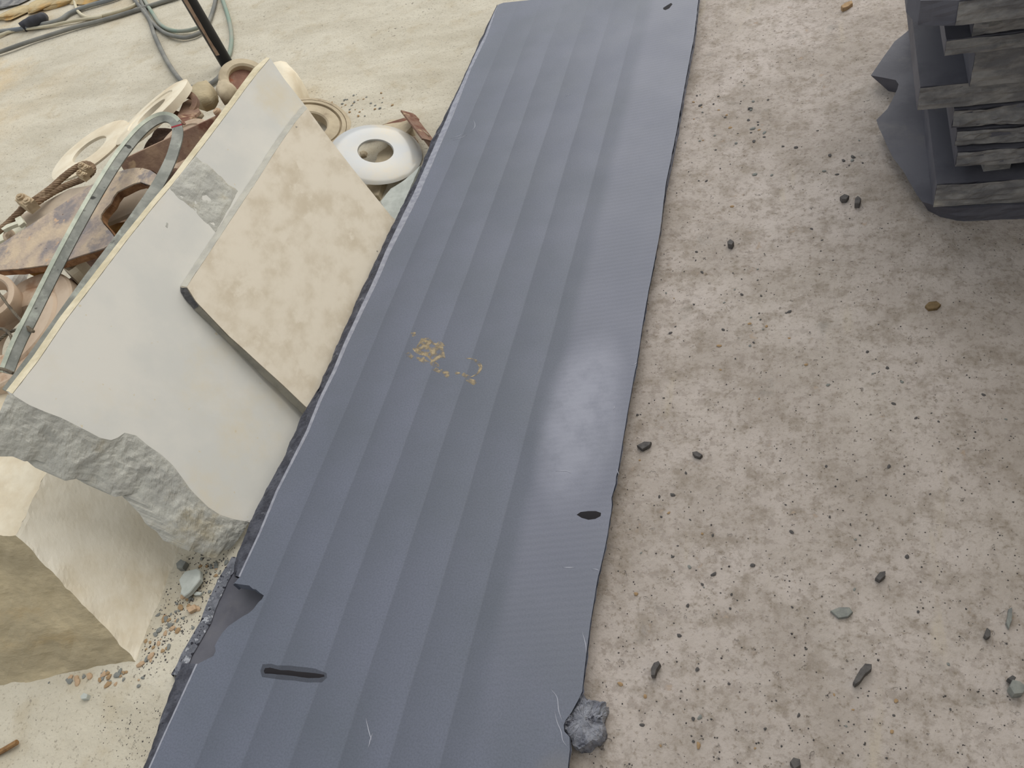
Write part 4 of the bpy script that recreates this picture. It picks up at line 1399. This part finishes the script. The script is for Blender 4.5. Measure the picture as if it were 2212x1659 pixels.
tag(obj('cable_plug', v_, f_, M['rubber'], smooth=True), 'dark rubber plug lying on the cables in the upper left', 'plug')
# earth clods in the far corner
for i, (x, y, s, mk, lb) in enumerate(((22, -2, .20, 'basalt_dusty', 'grey dusty lump at the extreme upper left corner'), (96, 14, .13, 'clod', 'dry earth clod above the rubber plug'), (30, 32, .11, 'clod', 'dry earth clod at the left edge under the grey lump'),
                                      (135, 6, .11, 'clod', 'dry earth clod left of the cream cable'), (196, -6, .12, 'clod', 'dry earth clod right of the cream cable, at the top edge'))):
    v_, f_ = rock_mesh(40 + i, .35, 3, .5)
    c = at(x, y, 0)
    v_ = [Vector((p.x * s * 1.5 + c.x, p.y * s * .8 + c.y, p.z * s * .55 + .01)) for p in v_]
    tag(obj('earth_clod', v_, f_, M[mk]), lb, 'clod', 'lumps in the upper left corner')

# ------------------------------------------------------------------ loose stones on the floor
MESH = {}
def gz_at(x, y):
    j = int(np.clip(np.searchsorted(xs, x), 1, nx - 1))
    i = int(np.clip(np.searchsorted(ys, y), 1, ny - 1))
    return float(gz[i, j])

def pebble(px, py, size, mk, label, group, seed, rot=None, elong=1.0, name='pebble', cat='pebble', flat=.5):
    key = (seed % 9, round(flat, 2), mk)
    if key not in MESH:
        v_, f_ = rock_mesh(100 + seed % 9, flat, 1, .3)
        me_ = bpy.data.meshes.new(name)
        me_.from_pydata(v_, [], f_)
        me_.materials.append(M[mk])
        MESH[key] = me_
    o = bpy.data.objects.new(name, MESH[key])
    COL.objects.link(o)
    c = at(px, py, 0)
    o.location = (c.x, c.y, gz_at(c.x, c.y) + size * flat * .45)
    o.rotation_euler = (0, 0, rnd.uniform(0, 6.28) if rot is None else rot)
    o.scale = (size * elong, size, size)
    tag(o, label, cat, group)
    return o

def shard(px, hgt, mk, label, seed, name='stone_shard', cat='stone', z=0.0):
    v_, f_ = lump([at(x, y, z) for x, y in px], hgt, .08, seed, levels=((1, -.3), (1, .8), (.93, 1), (.6, 1.02), (.3, 1.02)), dens=.006)
    return tag(obj(name, v_, f_, M[mk]), label, cat)
shard([(391, 1256), (404, 1238), (430, 1231), (437, 1236), (437, 1255), (432, 1262), (414, 1284), (402, 1292), (394, 1286), (396, 1274)], .010, 'shard', 'blue-grey angular shard on the gravel between the block and the long slab', 21, z=.012)
shard([(386, 1222), (396, 1212), (408, 1218), (400, 1232), (388, 1232)], .012, 'pebble_grey', 'small brown-grey stone above the angular shard', 22, 'pebble', 'pebble')
shard([(418, 1284), (428, 1279), (438, 1281), (434, 1287), (422, 1287)], .005, 'shard', 'thin pale sliver just below the angular shard', 23)
shard([(180, 1508), (188, 1500), (197, 1503), (194, 1512), (183, 1514)], .012, 'shard', 'pale grey-blue stone on the dust below the cream block', 24, 'pebble', 'pebble')
shard([(405, 1316), (424, 1308), (427, 1318), (412, 1326)], .008, 'pebble_orange', 'orange clay lump on the gravel beside the long slab', 25, 'clay_lump', 'clay')
v_, f_ = tube(catmull([at(-20, 1634, .008), at(8, 1620, .008), at(37, 1603, .010)], 5), .006, 8)
tag(obj('twig', v_, f_, M['stick']), 'brown twig at the lower left picture edge', 'twig')
# right-hand floor
shard([(1408, 1464), (1408, 1448), (1414, 1436), (1424, 1432), (1428, 1438), (1420, 1450), (1416, 1464)], .012, 'pebble_dark', 'dark elongated stone chip on the floor right of the slab corner', 31)
shard([(1842, 1478), (1848, 1466), (1858, 1450), (1868, 1438), (1882, 1440), (1882, 1450), (1868, 1462), (1856, 1478), (1846, 1484)], .014, 'pebble_dark', 'dark grey elongated stone on the floor at the lower right', 32)
shard([(2176, 1490), (2184, 1474), (2200, 1478), (2214, 1490), (2206, 1504), (2186, 1506)], .016, 'pebble_grey', 'grey-green stone at the right picture edge', 33)
shard([(2174, 1470), (2184, 1463), (2192, 1468), (2186, 1478)], .012, 'pebble_dark', 'black crumb touching the grey-green stone at the right edge', 34, 'pebble', 'pebble')
shard([(1794, 1322), (1812, 1314), (1834, 1314), (1842, 1324), (1832, 1334), (1812, 1338)], .006, 'pebble_grey', 'flat blue-grey stone set in the floor at the lower right', 35)
shard([(1998, 664), (2006, 656), (2022, 654), (2032, 662), (2024, 670), (2006, 672)], .007, 'leaf', 'brown dry leaf on the floor at the right', 36, 'dry_leaf', 'leaf')
shard([(1572, 530), (1578, 524), (1586, 530), (1582, 538), (1574, 536)], .014, 'pebble_dark', 'dark blue-black stone chip in the middle of the floor', 37)
shard([(1706, 1650), (1714, 1640), (1728, 1644), (1730, 1658), (1716, 1666)], .016, 'pebble_dark', 'dark stone cut off by the bottom picture edge', 38)
shard([(1376, 966), (1392, 958), (1408, 958), (1404, 966), (1388, 974)], .008, 'pebble_dark', 'dark stone chip just right of the long slab, halfway up', 39)
shard([(1496, 980), (1506, 978), (1518, 986), (1512, 992), (1500, 988)], .008, 'pebble_dark', 'small dark green-grey chip on the bright middle floor', 40)
shard([(2172, 1348), (2178, 1318), (2186, 1314), (2184, 1342), (2178, 1360)], .006, 'pebble_grey', 'narrow grey sliver near the right picture edge', 41)
shard([(1846, 438), (1852, 432), (1860, 438), (1856, 448), (1846, 448)], .014, 'pebble_dark', 'black stone chip on the floor left of the slab stack', 42)
shard([(1814, 432), (1824, 426), (1834, 430), (1828, 438), (1818, 438)], .012, 'pebble_dark', 'dark oval chip left of the black chip by the stack', 43)
shard([(1816, 20), (1824, 14), (1840, 8), (1842, 14), (1830, 22), (1820, 25)], .012, 'pebble_tan', 'brown stone on the floor near the top right', 44)
shard([(2124, 1376), (2130, 1360), (2138, 1366), (2138, 1378), (2130, 1382)], .010, 'pebble_dark', 'small dark purple chip near the right picture edge', 45)
shard([(1890, 1252), (1900, 1240), (1912, 1238), (1912, 1248), (1900, 1258)], .010, 'pebble_dark', 'dark two-part chip at the right of the lower floor', 46)

placed = 0
pr = random.Random(21)
CL = [(1520, 210, 60, 22), (1560, 240, 50, 20), (1610, 275, 50, 25), (1840, 360, 60, 30), (1480, 330, 40, 40), (1520, 600, 90, 60), (1660, 740, 120, 50), (1500, 730, 90, 60), (1420, 960, 60, 50), (1450, 1250, 90, 60), (1700, 1180, 160, 120), (2050, 900, 120, 120), (1950, 1300, 180, 160), (1750, 620, 150, 90), (1480, 1560, 120, 70), (1850, 1580, 200, 60), (1650, 330, 120, 80)]
for i in range(190):
    c = pr.choice(CL)
    x, y = pr.gauss(c[0], c[2]), pr.gauss(c[1], c[3])
    if y < 5 or y > 1655 or x > 2205 or x < interp(Rline, y) + 16 or (x > 1880 and y < 470):
        continue
    s = pr.choice((.002, .0022, .0028, .003, .004, .0046)) * (1.35 if y < 500 else 1)
    mk = pr.choice(('pebble_dark', 'pebble_dark', 'pebble_dark', 'pebble_grey', 'pebble_tan'))
    nm = {'pebble_dark': 'tiny dark stone chip scattered on the floor right of the long slab', 'pebble_grey': 'tiny grey stone chip scattered on the floor right of the long slab', 'pebble_tan': 'tiny tan stone chip scattered on the floor right of the long slab'}[mk]
    pebble(x, y, s, mk, nm, mk.split('_')[1] + ' chips on the right-hand floor', i, elong=pr.uniform(1, 1.8))
# gravel between block and slab, and under the block
for i in range(110):
    if i < 75:
        t = pr.random()
        x = 470 - 150 * t + pr.gauss(0, 18)
        y = 1200 + 230 * t + pr.gauss(0, 12)
        lim = interp(Sline + ULS + Sup, y)
        if x > lim - 12 or x < np.interp(y, [1195, 1430], [384, 298]):
            continue
    else:
        x, y = pr.gauss(215, 45), pr.gauss(1462, 9) 
        if y < np.interp(x, [0, 150, 295], [1492, 1464, 1434]):
            continue
    s = pr.choice((.003, .004, .005, .006, .008))
    mk = pr.choice(('pebble_grey', 'pebble_grey', 'pebble_tan', 'pebble_orange'))
    w = {'pebble_grey': 'grey', 'pebble_tan': 'tan', 'pebble_orange': 'orange'}[mk]
    pebble(x, y, s, mk, 'small %s gravel stone beside the cream block' % w, '%s gravel by the cream block' % w, i, elong=pr.uniform(1, 1.6))
# crumbs by the ring and the pile
for i in range(40):
    x, y = pr.gauss(775, 45), pr.gauss(228, 14)
    if x < 700 or x > 940:
        continue
    pebble(x, y, pr.choice((.003, .004, .005, .006)), pr.choice(('pebble_grey', 'pebble_tan')), 'small crumb on the dust beyond the pale ring', 'crumbs beyond the pale ring', i, elong=pr.uniform(1, 1.5))
# fine grit that nobody could count
gv, gf = [], []
for i in range(2600):
    if i < 1700:
        x, y = pr.uniform(1250, 2212), pr.uniform(0, 1659)
        if x < interp(Rline, y) + 8 or (x > 1870 and y < 480):
            continue
        s = pr.uniform(.0008, .0022)
    elif i < 2300:
        t = pr.random()
        x, y = 480 - 180 * t + pr.gauss(0, 28), 1195 + 250 * t + pr.gauss(0, 20)
        if x > interp(Sline + ULS + Sup, y) - 6 or x < np.interp(y, [1195, 1430], [384, 298]):
            continue
        s = pr.uniform(.001, .003)
    else:
        x, y = pr.gauss(330, 90), pr.gauss(1580, 60)
        if x > interp(Sline, min(y, 1700)) - 6 or y < 1500:
            continue
        s = pr.uniform(.0008, .002)
    c = at(x, y, 0)
    zz = gz_at(c.x, c.y)
    o_ = len(gv)
    a = pr.uniform(0, 6.28)
    for q in range(4):
        gv.append(Vector((c.x + s * math.cos(a + q * 1.57) * pr.uniform(.7, 1.5), c.y + s * math.sin(a + q * 1.57) * pr.uniform(.7, 1.4), zz - .0005)))
    gv.append(Vector((c.x, c.y, zz + s * 1.1)))
    gf += [(o_ + q, o_ + (q + 1) % 4, o_ + 4) for q in range(4)]
tag(obj('fine_grit', gv, gf, M['pebble_dark']), 'fine dark grit strewn over the dusty floor', 'grit', kind='stuff')

for o in bpy.data.objects:
    if '_base' in o:
        del o['_base']
